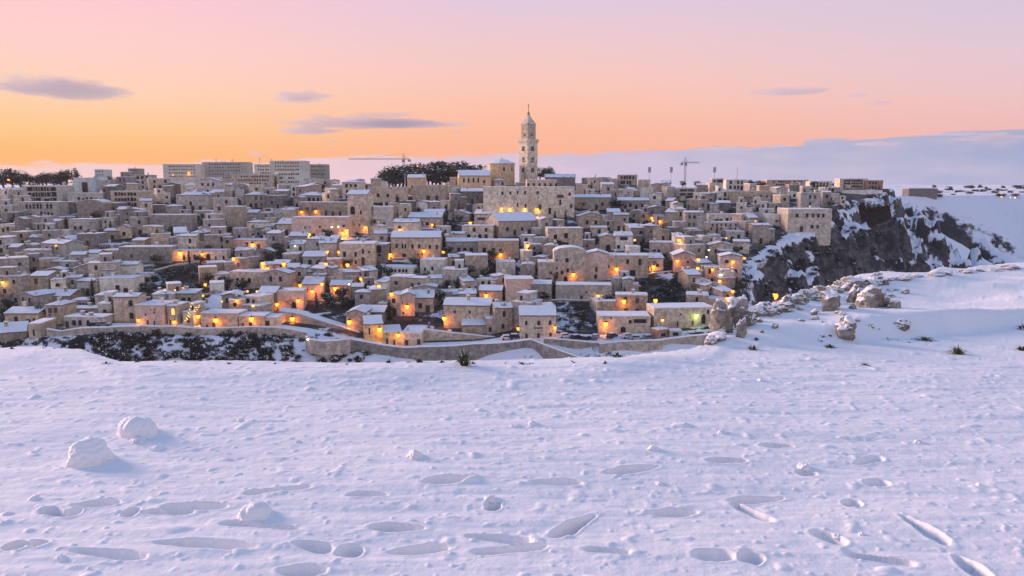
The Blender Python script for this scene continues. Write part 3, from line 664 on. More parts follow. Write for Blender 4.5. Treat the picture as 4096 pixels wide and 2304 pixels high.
# --- mid left
H(986, 1066, 782, 832, 'hip', 'dun', 2, 3, 'brown stone house with a bright hipped snow roof and shuttered windows', 'the brown hipped house', d=14, kind='shut', rz=.3)
H(1066, 1130, 785, 835, 'flat', 'dusk', 1, 2, 'dark wing with the shadow side of the brown hipped house painted in', 'the dark wing')  # added block: the hipped house's shadow side put into dark stone
H(1197, 1300, 784, 810, 'hip', 'grey', 0, 0, 'loggia house with six dark arches under a snowy roof', 'the six-arch loggia', extra=[('adoor', 1204 + 17 * i, 808, 10, 18) for i in range(6)], d=10)
H(1197, 1392, 812, 868, 'flat', 'dun', 0, 0, 'long brownish house with tall dark doorways below the loggia', 'the long brownish house', extra=[('door', 1305, 866, 8, 24), ('door', 1332, 866, 9, 20), ('door', 1362, 866, 10, 21), ('sq', 1230, 840, 5, 9)], d=8, chim=0)
H(1393, 1472, 782, 935, 'gablex', 'tan', 0, 0, 'tall tan tower-like monastery block with one huge dark arch', 'the monastery block with the huge arch', cat='monastery', extra=[('adoor', 1413, 858, 18, 32), ('sq', 1446, 857, 7, 15), ('sq', 1440, 905, 4, 10)], d=12, rz=-.05, chim=0)
H(1169, 1394, 872, 952, 'flat', 'pink', 0, 0, 'broad pinkish monastery wall with scattered small square windows', 'the broad monastery wall', cat='monastery', extra=[('sq', 1222, 914, 6, 8), ('sq', 1281, 912, 8, 10), ('sq', 1324, 912, 7, 8), ('sq', 1376, 908, 9, 9), ('door', 1256, 951, 9, 17), ('adoor', 1293, 949, 8, 10), ('adoor', 1330, 947, 12, 9), ('sq', 1242, 911, 4, 5)], d=10, rz=.02, chim=0)
H(911, 972, 830, 928, 'flat', 'tan', 0, 1, 'tall blank tan wall tower built on the rock', 'the blank tan tower', miss=.5)
H(775, 852, 846, 882, 'flat', 'grey', 1, 3, 'grey house with a thin snow line below the hipped house', 'the grey house below the hipped roof')
H(1107, 1168, 898, 942, 'shed', 'cream', 1, 2, 'small cream house with a sloping snow roof beside the monastery wall', 'the cream sloping-roof house')
H(1156, 1228, 946, 972, 'gablex', 'grey', 0, 2, 'low house with a broad bluish snow roof under the monastery', 'the low broad-roofed house', d=9)
H(1160, 1215, 980, 1008, 'shed', 'pale', 1, 3, 'small white house with snow roof and two dark windows', 'the small white house', d=6)
H(1212, 1302, 1028, 1068, 'gablex', 'grey', 1, 2, 'grey house with a wide white roof and an arched door', 'the wide white roof house', d=10, extra=[('adoor', 1270, 1060, 13, 17)], pitch=.33)
H(1131, 1196, 1018, 1058, 'flat', 'cream', 0, 0, 'cream house front with one pair of shuttered windows', 'the cream shuttered front', extra=[('shut', 1172, 1048, 7, 12), ('shut', 1182, 1048, 7, 12)])
H(1361, 1500, 978, 1078, 'flat', 'tan', 0, 0, 'large tan palazzo with tall dark windows on two floors', 'the large tan palazzo', cat='palazzo', name='palazzo', extra=[('sq', 1380, 1026, 11, 20), ('sq', 1424, 1026, 9, 19), ('sq', 1454, 1015, 8, 20), ('sq', 1424, 1055, 7, 14), ('sq', 1378, 1054, 7, 14), ('door', 1453, 1062, 12, 32), ('sq', 1478, 1012, 8, 8), ('sq', 1424, 1075, 7, 8)], d=14, rz=.08)
H(1470, 1545, 980, 1050, 'flat', 'dun', 1, 2, 'brown recessed wing of the palazzo with a large dark opening', 'the brown recessed wing', extra=[('sq', 1515, 1013, 26, 30)], d=10)
H(933, 1066, 962, 993, 'flat', 'pink', 1, 4, 'low pinkish house lit by a lamp above snowy roofs', 'the low pinkish house')
H(942, 1020, 1005, 1038, 'gablex', 'dun', 1, 2, 'brownish house under a lumpy snow roof by the terraces', 'the lumpy-roofed house', d=7)
H(1022, 1100, 1008, 1040, 'gablef', 'grey', 1, 2, 'grey house with a snowy gable beside the lumpy-roofed house', 'the grey gable by the terraces', d=7)
# --- lower middle-left
H(861, 916, 1100, 1136, 'hip', 'pale', 0, 0, 'pale upper tower with a cap of snow and one blind arch', 'the pale snow-capped tower', extra=[('arch', 880, 1132, 14, 24)], d=7, rz=.35, chim=0)
H(843, 897, 1134, 1194, 'flat', 'pale', 0, 0, 'pale blank bastion standing forward on the slope', 'the pale blank bastion', d=7, rz=.35, chim=0)
H(917, 1056, 1090, 1152, 'flat', 'cream', 1, 4, 'cream house with blotched wall and few small openings', 'the blotched cream house', miss=.35)
H(1032, 1106, 1172, 1242, 'gablex', 'dun', 1, 1, 'brown gatehouse with bright blue-white snow roof', 'the brown gatehouse', d=8, pitch=.38)
H(1106, 1215, 1165, 1238, 'flat', 'pink', 0, 0, 'pinkish rough wall house with one arched brown door', 'the rough pinkish house', extra=[('adoor', 1177, 1233, 16, 26)], d=7, chim=0)
H(1212, 1290, 1138, 1202, 'shed', 'pink', 0, 0, 'pinkish lamp-lit house with a thin white roof', 'the lamp-lit pinkish house', extra=[('door', 1226, 1168, 10, 18), ('sq', 1231, 1160, 8, 11)], d=8)
H(1321, 1404, 1142, 1190, 'gablex', 'tan', 1, 2, 'tan house with a bright snow roof and glowing lamp', 'the bright-roofed tan house', d=8)
H(782, 900, 1236, 1256, 'shed', 'grey', 0, 2, 'low house with a very broad blue-white snow roof', 'the very broad snow roof', d=16, pitch=.3)
H(800, 956, 1254, 1313, 'flat', 'tan', 0, 0, 'lamp-lit tan house front above the road with dark doors', 'the lamp-lit road front', extra=[('door', 855, 1311, 13, 20), ('door', 826, 1311, 9, 12)], d=7, chim=0)
H(956, 1060, 1266, 1312, 'flat', 'tan', 0, 0, 'tan roadside house with a curved snowy top and a lamp', 'the curved roadside house', extra=[('door', 972, 1310, 8, 18), ('adoor', 1003, 1308, 14, 20)], d=7, chim=0)
H(1050, 1108, 1272, 1310, 'flat', 'tan', 0, 0, 'roadside garage with one wide dark door', 'the roadside garage', extra=[('door', 1067, 1303, 23, 20)], d=7, cat='garage', chim=0)
H(1459, 1532, 1296, 1368, 'gablex', 'yellow', 0, 0, 'yellow lamp-lit house with narrow dark windows by the road', 'the yellow lamp-lit house', extra=[('sq', 1479, 1335, 6, 26), ('sq', 1478, 1300, 3, 7)], d=11, rz=.25)
H(1530, 1608, 1330, 1385, 'flat', 'yellow', 0, 0, 'low yellow roadside house with three dark doors', 'the low yellow house', extra=[('door', 1549, 1376, 9, 24), ('door', 1578, 1380, 8, 20), ('sq', 1548, 1338, 4, 8)], d=12, rz=.2, chim=0)
H(1604, 1688, 1332, 1386, 'flat', 'cream', 0, 0, 'cream roadside house with two square dark doors', 'the cream roadside house', extra=[('door', 1626, 1381, 14, 22), ('door', 1676, 1378, 13, 22)], d=12, rz=-.05)
H(1386, 1462, 1252, 1322, 'gablef', 'dun', 0, 1, 'brown gable house with one tiny window by the ramp', 'the brown gable by the ramp', d=10, pitch=.38)
H(1440, 1538, 1250, 1290, 'gablex', 'dun', 0, 1, 'brown house with a wide pale blue roof beside the ramp gable', 'the pale blue roof house', d=9, pitch=.34)
# --- cathedral hill
H(1838, 1962, 705, 740, 'gablex', 'peach', 0, 0, 'cathedral nave with peach light painted on its walls, tall windows and snowy roof', 'the cathedral nave', cat='cathedral', name='cathedral', extra=[('arch', 1856 + 19 * i, 730, 6, 18) for i in range(4)] + [('arch', 1937, 732, 8, 12)], d=18, Y=425, chim=0, rz=.12, pitch=.34)
H(1799, 1822, 712, 745, 'flat', 'peach', 0, 0, 'narrow end wall beside the cathedral nave with orange light painted into its stone', 'the narrow orange end wall', d=10, Y=424, chim=0)
H(1630, 1700, 714, 776, 'gablex', 'peach', 1, 2, 'peach house with a snowy ridge roof near the cathedral', 'the peach ridge house', d=12)
H(1934, 2110, 752, 882, 'flat', 'cream', 0, 0, 'huge cream seminary palace front with small upper windows and glowing base', 'the seminary palace', cat='palace', name='palace', extra=[('sq', 2010, 780, 8, 13), ('sq', 2042, 779, 7, 12), ('sq', 2070, 778, 6, 13), ('sq', 2100, 778, 7, 13), ('sq', 2070, 828, 6, 16), ('sq', 2102, 830, 6, 14)], d=18, rz=.03, chim=0)
H(2110, 2297, 752, 872, 'flat', 'cream', 0, 0, 'plain bay of the seminary palace with one tall window and balcony', 'the seminary bay', cat='palace', name='palace', extra=[('sq', 2240, 820, 7, 21), ('shut', 2240, 792, 24, 12), ('sq', 2277, 783, 8, 12), ('sq', 2284, 832, 8, 15), ('sq', 2199, 856, 10, 24), ('shut', 2160, 838, 10, 20), ('sq', 2150, 778, 8, 12)], d=18, rz=-.03, chim=0)
H(2108, 2228, 722, 751, 'flat', 'cream', 0, 0, 'cream top storey with a row of small windows on the palace', 'the palace top storey', extra=[('sq', 2114 + 22 * i, 745, 8, 12) for i in range(6)], d=9, Y=392, chim=0)
H(2180, 2300, 712, 752, 'gablex', 'dusk', 0, 0, 'long dark slate building behind the palace', 'the long dark building', d=12, snow='p')
H(1565, 1762, 952, 1038, 'gablex', 'tan', 0, 0, 'long tan house with a row of tall windows and wide snow roof', 'the long tan house', extra=[('sq', 1588, 992, 8, 18), ('sq', 1611, 993, 7, 17), ('sq', 1623, 993, 6, 17), ('sq', 1651, 994, 9, 17), ('sq', 1678, 994, 8, 17), ('sq', 1720, 995, 9, 15), ('sq', 1748, 997, 8, 17), ('sq', 1617, 1028, 14, 14)], d=13, rz=.02, pitch=.33)
H(1847, 1972, 906, 960, 'flat', 'cream', 2, 4, 'cream house with small low windows below the great gable', 'the cream house below the great gable')
H(1897, 1978, 858, 900, 'shed', 'cream', 0, 0, 'cream house with a louvred vent and sloped snow roof', 'the louvred cream house', extra=[('shut', 1926, 880, 30, 10)], d=9)
H(1990, 2158, 886, 942, 'gablex', 'dun', 1, 4, 'brown hall with a great bright snow-covered roof', 'the great-roofed hall', d=18, rz=.35, pitch=.38)
H(1496, 1570, 830, 912, 'flat', 'pale', 0, 0, 'pale house front with one big blind arch', 'the blind-arch front', extra=[('arch', 1537, 905, 8, 16), ('arch', 1516, 903, 10, 12)])
H(1633, 1765, 872, 915, 'shed', 'grey', 1, 4, 'grey house with a long slanting snowy roof edge', 'the slanting-roof house')
H(1695, 1788, 850, 873, 'gablex', 'grey', 0, 2, 'low grey house with a long white roof', 'the long white roof', d=8)
H(1788, 1878, 858, 885, 'gablef', 'grey', 1, 1, 'grey house with two small snowy gables by the orange lamp', 'the small twin gables', pitch=.33)
H(1912, 2076, 965, 1038, 'flat', 'tan', 0, 0, 'broad tan house with two large dark windows', 'the broad two-window house', extra=[('sq', 1937, 1012, 14, 22), ('sq', 1974, 1014, 14, 22), ('shut', 2002, 1004, 12, 10)], d=10)
H(1785, 1912, 968, 1013, 'gablex', 'grey', 1, 4, 'grey house under a thin white roof beside the long tan house', 'the thin-roofed grey house', d=8)
H(1474, 1630, 752, 808, 'flat', 'tan', 1, 3, 'tan house half hidden by bare trees on the ridge', 'the half-hidden tan house', miss=.5)
H(1650, 1782, 744, 802, 'flat', 'cream', 1, 3, 'cream house with flat snowy terraces near the peach house', 'the cream terraced house', miss=.4)
H(1844, 1934, 768, 812, 'gablex', 'dusk', 1, 3, 'dark house with a big blue-white roof beside the palace', 'the dark house beside the palace', d=10)
# --- lower centre
H(1527, 1652, 1072, 1114, 'flat', 'pale', 2, 6, 'pale cluster house with a bumpy snow top and many small openings', 'the pale cluster house', hh=1.1, ww=.8)
H(1680, 1776, 1042, 1104, 'flat', 'pale', 0, 0, 'pale house with two neat dark windows', 'the pale two-window house', extra=[('sq', 1700, 1084, 7, 14), ('sq', 1730, 1082, 8, 16)])
H(1863, 1952, 1024, 1104, 'flat', 'cream', 0, 1, 'tall cream retaining house with a blank leaning front', 'the blank leaning house', miss=.5)
H(1984, 2062, 1050, 1104, 'flat', 'pale', 0, 1, 'pale blank house beside dark creepers', 'the pale blank house')
H(1605, 1660, 1180, 1265, 'gablef', 'pink', 0, 0, 'lamp-lit gable house with narrow slits and orange glow', 'the lamp-lit gable', extra=[('sq', 1611, 1215, 4, 12), ('sq', 1614, 1256, 6, 10), ('sq', 1598, 1240, 5, 50)], d=9, pitch=.38)
H(1655, 1735, 1192, 1250, 'shed', 'dun', 1, 2, 'brown house with an L-shaped snow roof edged with light', 'the L-roofed house', d=11, pitch=.4)
H(1481, 1545, 1160, 1226, 'hip', 'tan', 0, 0, 'tan box-shaped house with a crisp snow cap', 'the tan box house', d=8, rz=.3)
H(1754, 1850, 1180, 1216, 'gablex', 'tan', 0, 1, 'small tan house with a tilted white roof', 'the tilted white roof', d=7, rz=.15, pitch=.38)
H(1772, 1962, 1222, 1314, 'gablex', 'tan', 0, 0, 'large tan house with a two-part snow roof and round windows', 'the two-part roof house', extra=[('sq', 1818, 1252, 8, 12), ('sq', 1880, 1252, 8, 12)], d=10, pitch=.34)
H(1916, 2008, 1164, 1216, 'gablex', 'tan', 0, 1, 'tan house with a wide white roof and a bright lamp at its corner', 'the corner-lamp house', d=8, pitch=.34)
H(2021, 2134, 1118, 1206, 'flat', 'pink', 0, 0, 'pinkish double-stepped house with flat snowy terraces', 'the double-stepped pinkish house', extra=[('sq', 2118, 1190, 26, 34)], d=9)
H(2125, 2206, 1138, 1204, 'flat', 'grey', 0, 0, 'grey cube house with a clean white flat roof', 'the grey cube with white roof', d=11, rz=-.08)
H(2078, 2226, 1262, 1354, 'gablex', 'cream', 0, 0, 'white two-storey house with a cornice and tidy rows of windows', 'the white two-storey house', extra=[('sq', 2104, 1298, 9, 17), ('sq', 2155, 1298, 11, 18), ('sq', 2201, 1298, 10, 18), ('door', 2105, 1352, 10, 18), ('door', 2154, 1352, 11, 20), ('sq', 2203, 1344, 9, 14), ('shut', 2152, 1313, 32, 5)], d=12, rz=.02, pitch=.33)
H(1847, 1962, 1302, 1340, 'shed', 'tan', 0, 0, 'low tan outbuilding with a bright strip of snow', 'the low outbuilding', d=6, chim=0)
# --- centre right
H(2398, 2462, 950, 1003, 'gablef', 'tan', 0, 0, 'tan gable front outlined with snow beside a white annexe', 'the outlined tan gable', extra=[('adoor', 2432, 1002, 18, 24)], d=12, pitch=.33)
H(2462, 2530, 945, 1003, 'gablex', 'pale', 0, 0, 'white annexe with two square windows and snowy terrace', 'the white annexe', extra=[('sq', 2474, 994, 10, 14), ('sq', 2502, 995, 11, 14), ('sq', 2494, 960, 28, 12)], d=9)
H(2190, 2332, 916, 990, 'flat', 'tan', 0, 0, 'tan house with two large dark windows below the palace', 'the tan two-window house', extra=[('sq', 2221, 956, 13, 18), ('sq', 2264, 952, 14, 20), ('sq', 2265, 986, 18, 16)], d=10)
H(2314, 2418, 868, 912, 'gablef', 'tan', 1, 2, 'tan house with a broad folded snow gable', 'the broad folded gable', d=12, pitch=.33)
H(2472, 2596, 804, 838, 'gablex', 'grey', 1, 4, 'grey house under a long flat white roof on the upper slope', 'the long flat white roof', d=9)
H(2597, 2694, 972, 1028, 'flat', 'grey', 0, 0, 'grey block house with a white corner and two dark openings', 'the grey block with white corner', extra=[('sq', 2617, 1006, 12, 8), ('door', 2635, 1022, 10, 24)], d=9, rz=-.2)
H(2709, 2785, 754, 803, 'flat', 'pale', 3, 2, 'pale house with long balconies on three floors', 'the balconied pale house', kind='shut', ww=4.0, hh=1.4)
H(2470, 2548, 702, 740, 'flat', 'cream', 2, 5, 'cream flats with a balcony frame on the roof', 'the cream ridge flats', Y=470)
H(2300, 2442, 792, 838, 'gablex', 'dun', 1, 4, 'brown house with patchy white roofs beyond the palace', 'the patchy-roofed brown house', d=9)
H(2215, 2345, 1012, 1140, 'vault', 'cream', 0, 0, 'cream rock-church front with a rounded top and scattered windows', 'the rounded rock-church front', cat='church', name='church', extra=[('sq', 2227, 1043, 6, 9), ('sq', 2267, 1048, 13, 17), ('sq', 2226, 1076, 7, 8), ('sq', 2247, 1097, 11, 15), ('sq', 2270, 1089, 10, 17), ('door', 2226, 1115, 11, 28), ('adoor', 2262, 1136, 16, 32)], d=10, chim=0, rz=.0)
H(2345, 2432, 1018, 1125, 'gablef', 'pink', 0, 0, 'pinkish rock-church wing with low gable and paired windows', 'the pinkish rock-church wing', cat='church', name='church', extra=[('sq', 2310, 1054, 9, 14), ('sq', 2338, 1054, 7, 10), ('sq', 2385, 1086, 8, 20), ('sq', 2382, 1114, 10, 16)], d=10, chim=0, pitch=.3)
H(2150, 2222, 1050, 1140, 'flat', 'cream', 0, 0, 'cream lower wing with a dark arched cellar door', 'the arched cellar wing', extra=[('adoor', 2195, 1138, 28, 26), ('shut', 2203, 1097, 12, 12), ('adoor', 2148, 1126, 16, 12)], d=9)
H(2430, 2592, 1024, 1112, 'flat', 'tan', 0, 0, 'tan house with two tall dark windows above the lamp terrace', 'the lamp-terrace house', extra=[('sq', 2509, 1054, 11, 18), ('sq', 2558, 1060, 11, 26), ('sq', 2433, 1073, 10, 13), ('door', 2502, 1108, 14, 20), ('sq', 2530, 1104, 22, 24)], d=10)
H(2692, 2780, 1024, 1090, 'gablef', 'pink', 0, 0, 'pink lamp-lit church with a low pediment and a stair', 'the pink church', cat='church', name='church', extra=[('sq', 2750, 1052, 8, 10), ('sq', 2740, 1036, 4, 5)], d=11, rz=-.1, pitch=.4, chim=0)
H(2221, 2446, 1142, 1202, 'flat', 'grey', 0, 0, 'long grey terrace house below the rock-church with one arch', 'the long grey terrace house', extra=[('door', 2326, 1198, 12, 16), ('sq', 2345, 1172, 6, 8)], d=8, chim=0)
H(2386, 2446, 1208, 1260, 'flat', 'tan', 0, 0, 'small tan cube house with one round-headed window', 'the small tan cube', extra=[('arch', 2424, 1246, 9, 13)], d=8, rz=.2)
H(2392, 2602, 1266, 1335, 'flat', 'tan', 0, 0, 'tan lamp-lit roadside house with a dark balcony opening', 'the balcony roadside house', extra=[('sq', 2560, 1290, 50, 16), ('sq', 2520, 1292, 12, 14), ('adoor', 2492, 1330, 20, 24), ('sq', 2442, 1275, 6, 9)], d=9)
H(2610, 2858, 1232, 1314, 'flat', 'tan', 0, 0, 'long tan house above the parked cars with a greenish lamp', 'the long greenish-lamp house', extra=[('door', 2708, 1306, 6, 22), ('door', 2772, 1300, 7, 18), ('adoor', 2816, 1296, 18, 40), ('sq', 2834, 1254, 9, 16), ('sq', 2720, 1260, 6, 8)], d=9)
# --- right upper town
H(2905, 2985, 722, 760, 'flat', 'pale', 2, 4, 'white villa with a terrace on the plateau above the cliff', 'the white plateau villa', Y=455)
H(3064, 3236, 722, 744, 'flat', 'pink', 2, 12, 'long low pinkish school building with a dark window band', 'the long pinkish school', Y=560, hh=1.2, door=False)
H(3036, 3084, 745, 770, 'flat', 'peach', 0, 0, 'small bright cream wall catching the light', 'the bright cream wall house', chim=0, d=6)
H(2915, 3084, 768, 812, 'flat', 'tan', 0, 0, 'tan house with three round dark windows', 'the three-round-window house', extra=[('arch', 3015, 790, 7, 9), ('arch', 3043, 792, 10, 12), ('arch', 3068, 790, 6, 9)], d=10)
H(2834, 2978, 860, 894, 'flat', 'cream', 1, 5, 'cream house with a row of square dark windows', 'the cream five-window house', ww=1.3, miss=.05)
H(2815, 2972, 892, 938, 'flat', 'cream', 3, 6, 'cream apartment house with three rows of tiny windows', 'the tiny-window apartment house', hh=1.1, ww=.7)
H(2905, 2976, 928, 965, 'flat', 'pale', 1, 2, 'pale stepped house on the ravine edge', 'the pale stepped house')
H(3150, 3322, 840, 928, 'flat', 'cream', 2, 6, 'massive cream convent block with a blank buttressed wall', 'the massive convent block', cat='convent', name='convent', miss=.5, d=16, rz=-.04, chim=1)
H(3067, 3134, 860, 905, 'flat', 'pale', 0, 0, 'pale annexe of the convent with two dark square windows', 'the pale convent annexe', extra=[('sq', 3105, 888, 9, 8), ('sq', 3119, 888, 9, 8)])
H(3359, 3462, 718, 764, 'flat', 'cream', 4, 8, 'cream hotel block with balconies near the cliff', 'the cream cliff hotel', Y=470, door=False, ww=1.3, hh=1.2)
H(3462, 3531, 724, 760, 'flat', 'brick', 2, 4, 'red brick wing beside the cream hotel', 'the red brick wing', Y=468, door=False)
H(3370, 3526, 764, 806, 'flat', 'pale', 1, 5, 'pale villa with wide openings at the cliff top', 'the pale cliff villa', ww=2.2, Y=430)
H(3157, 3217, 742, 770, 'flat', 'dun', 0, 2, 'plain brown cube house on the plateau', 'the plain brown cube')
H(3145, 3190, 770, 795, 'flat', 'pale', 1, 2, 'small white house near the plain brown cube', 'the small white slope house')
H(3300, 3360, 752, 770, 'flat', 'grey', 1, 3, 'low grey house behind evergreen trees on the plateau', 'the low grey plateau house')
H(3240, 3325, 728, 752, 'flat', 'cream', 2, 5, 'plain cream slab building on the plateau', 'the plain cream slab', Y=520)
H(3636, 3748, 755, 774, 'flat', 'dusk', 0, 0, 'long dark low shed at the far cliff edge', 'the long dark shed', Y=700, d=12, chim=0, cat='shed', name='shed')
# ================================================================== LANDMARKS OF THE RIDGE
def bell_tower():
    Y = 445.0; s = Y / FPX / 4
    base = at(2114 / 4, 716 / 4, Y); base.y += 5
    root = empty('bell_tower', base, R(38)); st = STONE['cream']
    zz = lambda py: (716 - py) * s
    def sq(b, hw, z0, z1, m=0): b.box(-hw, hw, -hw, hw, z0, z1, m)
    a = 36 * s / 1.40
    sq_l = MB(); sq(sq_l, a, -10, zz(573)); sq_l.build('lower_shaft', [st], root)
    for k, y in enumerate((642, 614)):                                   # string courses between the storeys
        b = MB(); sq(b, a * 1.05, zz(y) - .25, zz(y) + .25); b.build('string_course', [st], root)
    b = MB(); sq(b, a * 1.10, zz(573), zz(568)); sq(b, a * 1.17, zz(568) + .003, zz(562)); sq(b, a * 1.08, zz(562) + .003, zz(559)); b.build('cornice', [st], root)
    u = a * .79
    b = MB(); sq(b, u, zz(559) + .003, zz(500)); b.build('upper_shaft', [st], root)
    b = MB(); sq(b, u * 1.07, zz(531) - .2, zz(531) + .2); b.build('string_course', [st], root)
    b = MB(); sq(b, u * 1.08, zz(500) + .003, zz(497)); b.build('cornice', [st], root)
    b = MB(); ring = lambda r, z: [(r * cx_, r * cy_, z) for cx_, cy_ in ((-1, -1), (1, -1), (1, 1), (-1, 1))]
    b.ngon([ring(u * .98, zz(497) + .003), ring(u * .68, zz(486)), ring(u * .38, zz(475)), ring(u * .13, zz(464))]); b.build('spire', [st], root)
    b = MB(); b.tube((0, 0, zz(465)), (0, 0, zz(460)), .9, .7, 8); b.tube((0, 0, zz(460)), (0, 0, zz(455)), 1.0, .45, 8); b.tube((0, 0, zz(455)), (0, 0, zz(451)), .5, .2, 8)
    fin = b.build('finial', [GOLD], root)
    b = MB(); b.tube((0, 0, zz(451)), (0, 0, zz(424)), .2, .14, 6); b.box(-.75, .75, -.12, .12, zz(432), zz(432) + .3); b.tube((0, 0, zz(426)), (0, 0, zz(422)), .3, .3, 6); b.build('cross', [GOLD], root)
    for side in range(4):
        ang = side * math.pi / 2
        for y in (606, 649, 690):
            o = obj('window', WIN['adoor'], root, (math.sin(ang) * a, -math.cos(ang) * a, zz(y)), ang, (1.9, 2.0, 18 * s))
            c_ = MB(); c_.box(-.05, .05, -.12, -.03, 0, .8); c_.build('mullion', [FRAME], o)
        obj('window', WIN['arch'], root, (math.sin(ang) * u, -math.cos(ang) * u, zz(548)), ang, (1.0, 2.0, 9 * s))
    tag(root, 'tall square cathedral bell tower with pyramid spire and cross', 'bell tower'); cover(2080 / 4, 2150 / 4, 424 / 4, 716 / 4, Y)
bell_tower()
def octagon():
    Y = 448.0; s = Y / FPX / 4; base = at(2006 / 4, 700 / 4, Y); root = empty('octagonal_church', base, R(12))
    ring = lambda r, z: [(r * math.cos(math.pi / 4 * i + math.pi / 8), r * math.sin(math.pi / 4 * i + math.pi / 8), z) for i in range(8)]
    r = 53 * s; b = MB(); b.ngon([ring(r, -6), ring(r, 42 * s)]); b.build('drum', [STONE['peach']], root)
    b = MB(); b.ngon([ring(r * 1.06, 42 * s), ring(r * 1.06, 45 * s)]); b.build('cornice', [STONE['tan']], root)
    b = MB(); b.ngon([ring(r * 1.05, 45 * s + .003), ring(r * .5, 58 * s), ring(.3, 65 * s)]); ro = b.build('roof', [SNOW], root)
    b = MB(); b.tube((0, 0, 64 * s), (0, 0, 69 * s), .25, .1, 6); b.build('finial', [IRON], ro)
    for i in (5, 6):
        a_ = math.pi / 4 * i + math.pi / 4; rr_ = r * math.cos(math.pi / 8)
        obj('window', WIN['arch'], root, (rr_ * math.cos(a_), rr_ * math.sin(a_), 16 * s), a_ + math.pi / 2, (1.1, 1, 2.2))
    tag(root, 'octagonal peach church drum with snow-covered pyramid roof beside bell tower', 'church'); cover(1953 / 4, 2060 / 4, 634 / 4, 700 / 4, Y)
octagon()

# ================================================================== THE HOUSES BETWEEN THE LANDMARKS
EXCL = [(546, 1068, 800, 1178), (2560, 1105, 2765, 1218), (1590, 1262, 1765, 1340), (1110, 1245, 1480, 1400), (1690, 1312, 2010, 1400), (2226, 1320, 2900, 1400),
        (0, 1358, 400, 1500), (2990, 985, 4096, 1400), (2060, 1205, 2076, 1340), (1230, 1320, 1420, 1400), (1400, 1345, 2200, 1500), (2230, 1205, 2385, 1330)]
SKYX = [0, 70, 76, 108, 112, 160, 165, 328, 335, 380, 384, 480, 486, 556, 562, 640, 650, 850]
SKYY = [186, 186, 178, 176, 173, 172, 172, 174, 179, 177, 181, 181, 179, 178, 175, 177, 181, 183]
COVH = COV.copy()
for a, b, c_, d_ in EXCL[:3] + EXCL[-1:]: COVH[b // 4:d_ // 4, a // 4:c_ // 4] = hit((a + c_) / 2, d_).y
for a, b, c_, d_ in EXCL[:3] + EXCL[-1:]: cover(a / 4, c_ / 4, b / 4, d_ / 4, hit((a + c_) / 2, d_).y)
FILL = []; rf = random.Random(77)
cand = []
py = 184.0
while py < 338:
    px = -4.0 + rf.uniform(0, 10)
    while px < 838:
        cand.append((px + rf.uniform(-4, 4), py + rf.uniform(-2.5, 2.5))); px += 6.5 if py > 205 else 5.5
    py += 3.5 if py > 205 else 2.4
rf.shuffle(cand)
cand = [(px, py) for px, py in cand if not any(a <= px * 4 <= c_ and b <= py * 4 <= d_ for a, b, c_, d_ in EXCL)]
for (px, py), p in zip(cand, hit_many([(x * 4, y * 4) for x, y in cand])):
    if p.y > 860: continue
    d_, _, _ = edge_dist(np.array([p.x]), np.array([p.y]))
    if d_[0] < (7 if p.y < 240 else 3): continue
    big = rf.random() < .17
    far = p.y > 470
    w = rf.uniform(8, 12) if big else rf.uniform(3.6, 7.4); h = rf.uniform(6.5, 11) if big else rf.uniform(4.2, 8.4)
    if far: w *= 1.25; h = rf.uniform(6, 13) * (.8 if px > 560 else 1)
    x0, x1, y0, y1 = rect_of(p.x, p.y, p.z, w, h)
    a, b, c_, e_ = max(0, int(x0)), min(1024, int(x1) + 1), max(0, int(y0) - 1), min(576, int(y1) + 1)
    if b - a < 2 or e_ - c_ < 2 or y0 - 1.5 < np.interp(px, SKYX, SKYY): continue
    sub = COV[c_:e_, a:b]; hidden = np.mean(sub < p.y); block = np.mean((sub < 1e8) & (sub > p.y + .5))
    if hidden > .62 or block > .30: continue
    if hidden + block > .74 or np.mean((COVH[c_:e_, a:b] < 1e8) & (COVH[c_:e_, a:b] > p.y - 6)) > .13: continue
    FILL.append((p.copy(), w, h, (x1 - x0) * (y1 - y0) * (1 - hidden), px, py)); cover(x0, x1, y0 - 1, y1, p.y)
TW = {'cream': 'cream', 'tan': 'tan', 'grey': 'grey', 'dun': 'brown', 'pale': 'pale', 'pink': 'pinkish', 'dusk': 'dark'}
RW = {'flat': 'flat snowy roof', 'gablex': 'snowy ridge roof', 'gablef': 'snowy gable front', 'shed': 'slanting snowy roof', 'hip': 'snowy hipped roof', 'vault': 'rounded vault top'}
NW = ['no windows', 'one opening', 'two openings', 'three openings', 'four openings', 'five openings', 'six openings', 'seven openings', 'eight openings']
FILL.sort(key=lambda f: -f[3])
n_named = sum(1 for o in HERO if o[0].get('category') == 'house'); LIMIT = 298 - n_named
hero_xy = np.array([(o[0].location.x, o[0].location.y) for o in HERO])
far_mesh = {k: MB() for k in ('a',)}; FM = far_mesh['a']; FTON = ['cream', 'tan', 'grey', 'dun', 'pale', 'pink', 'dusk']
n_out = 0
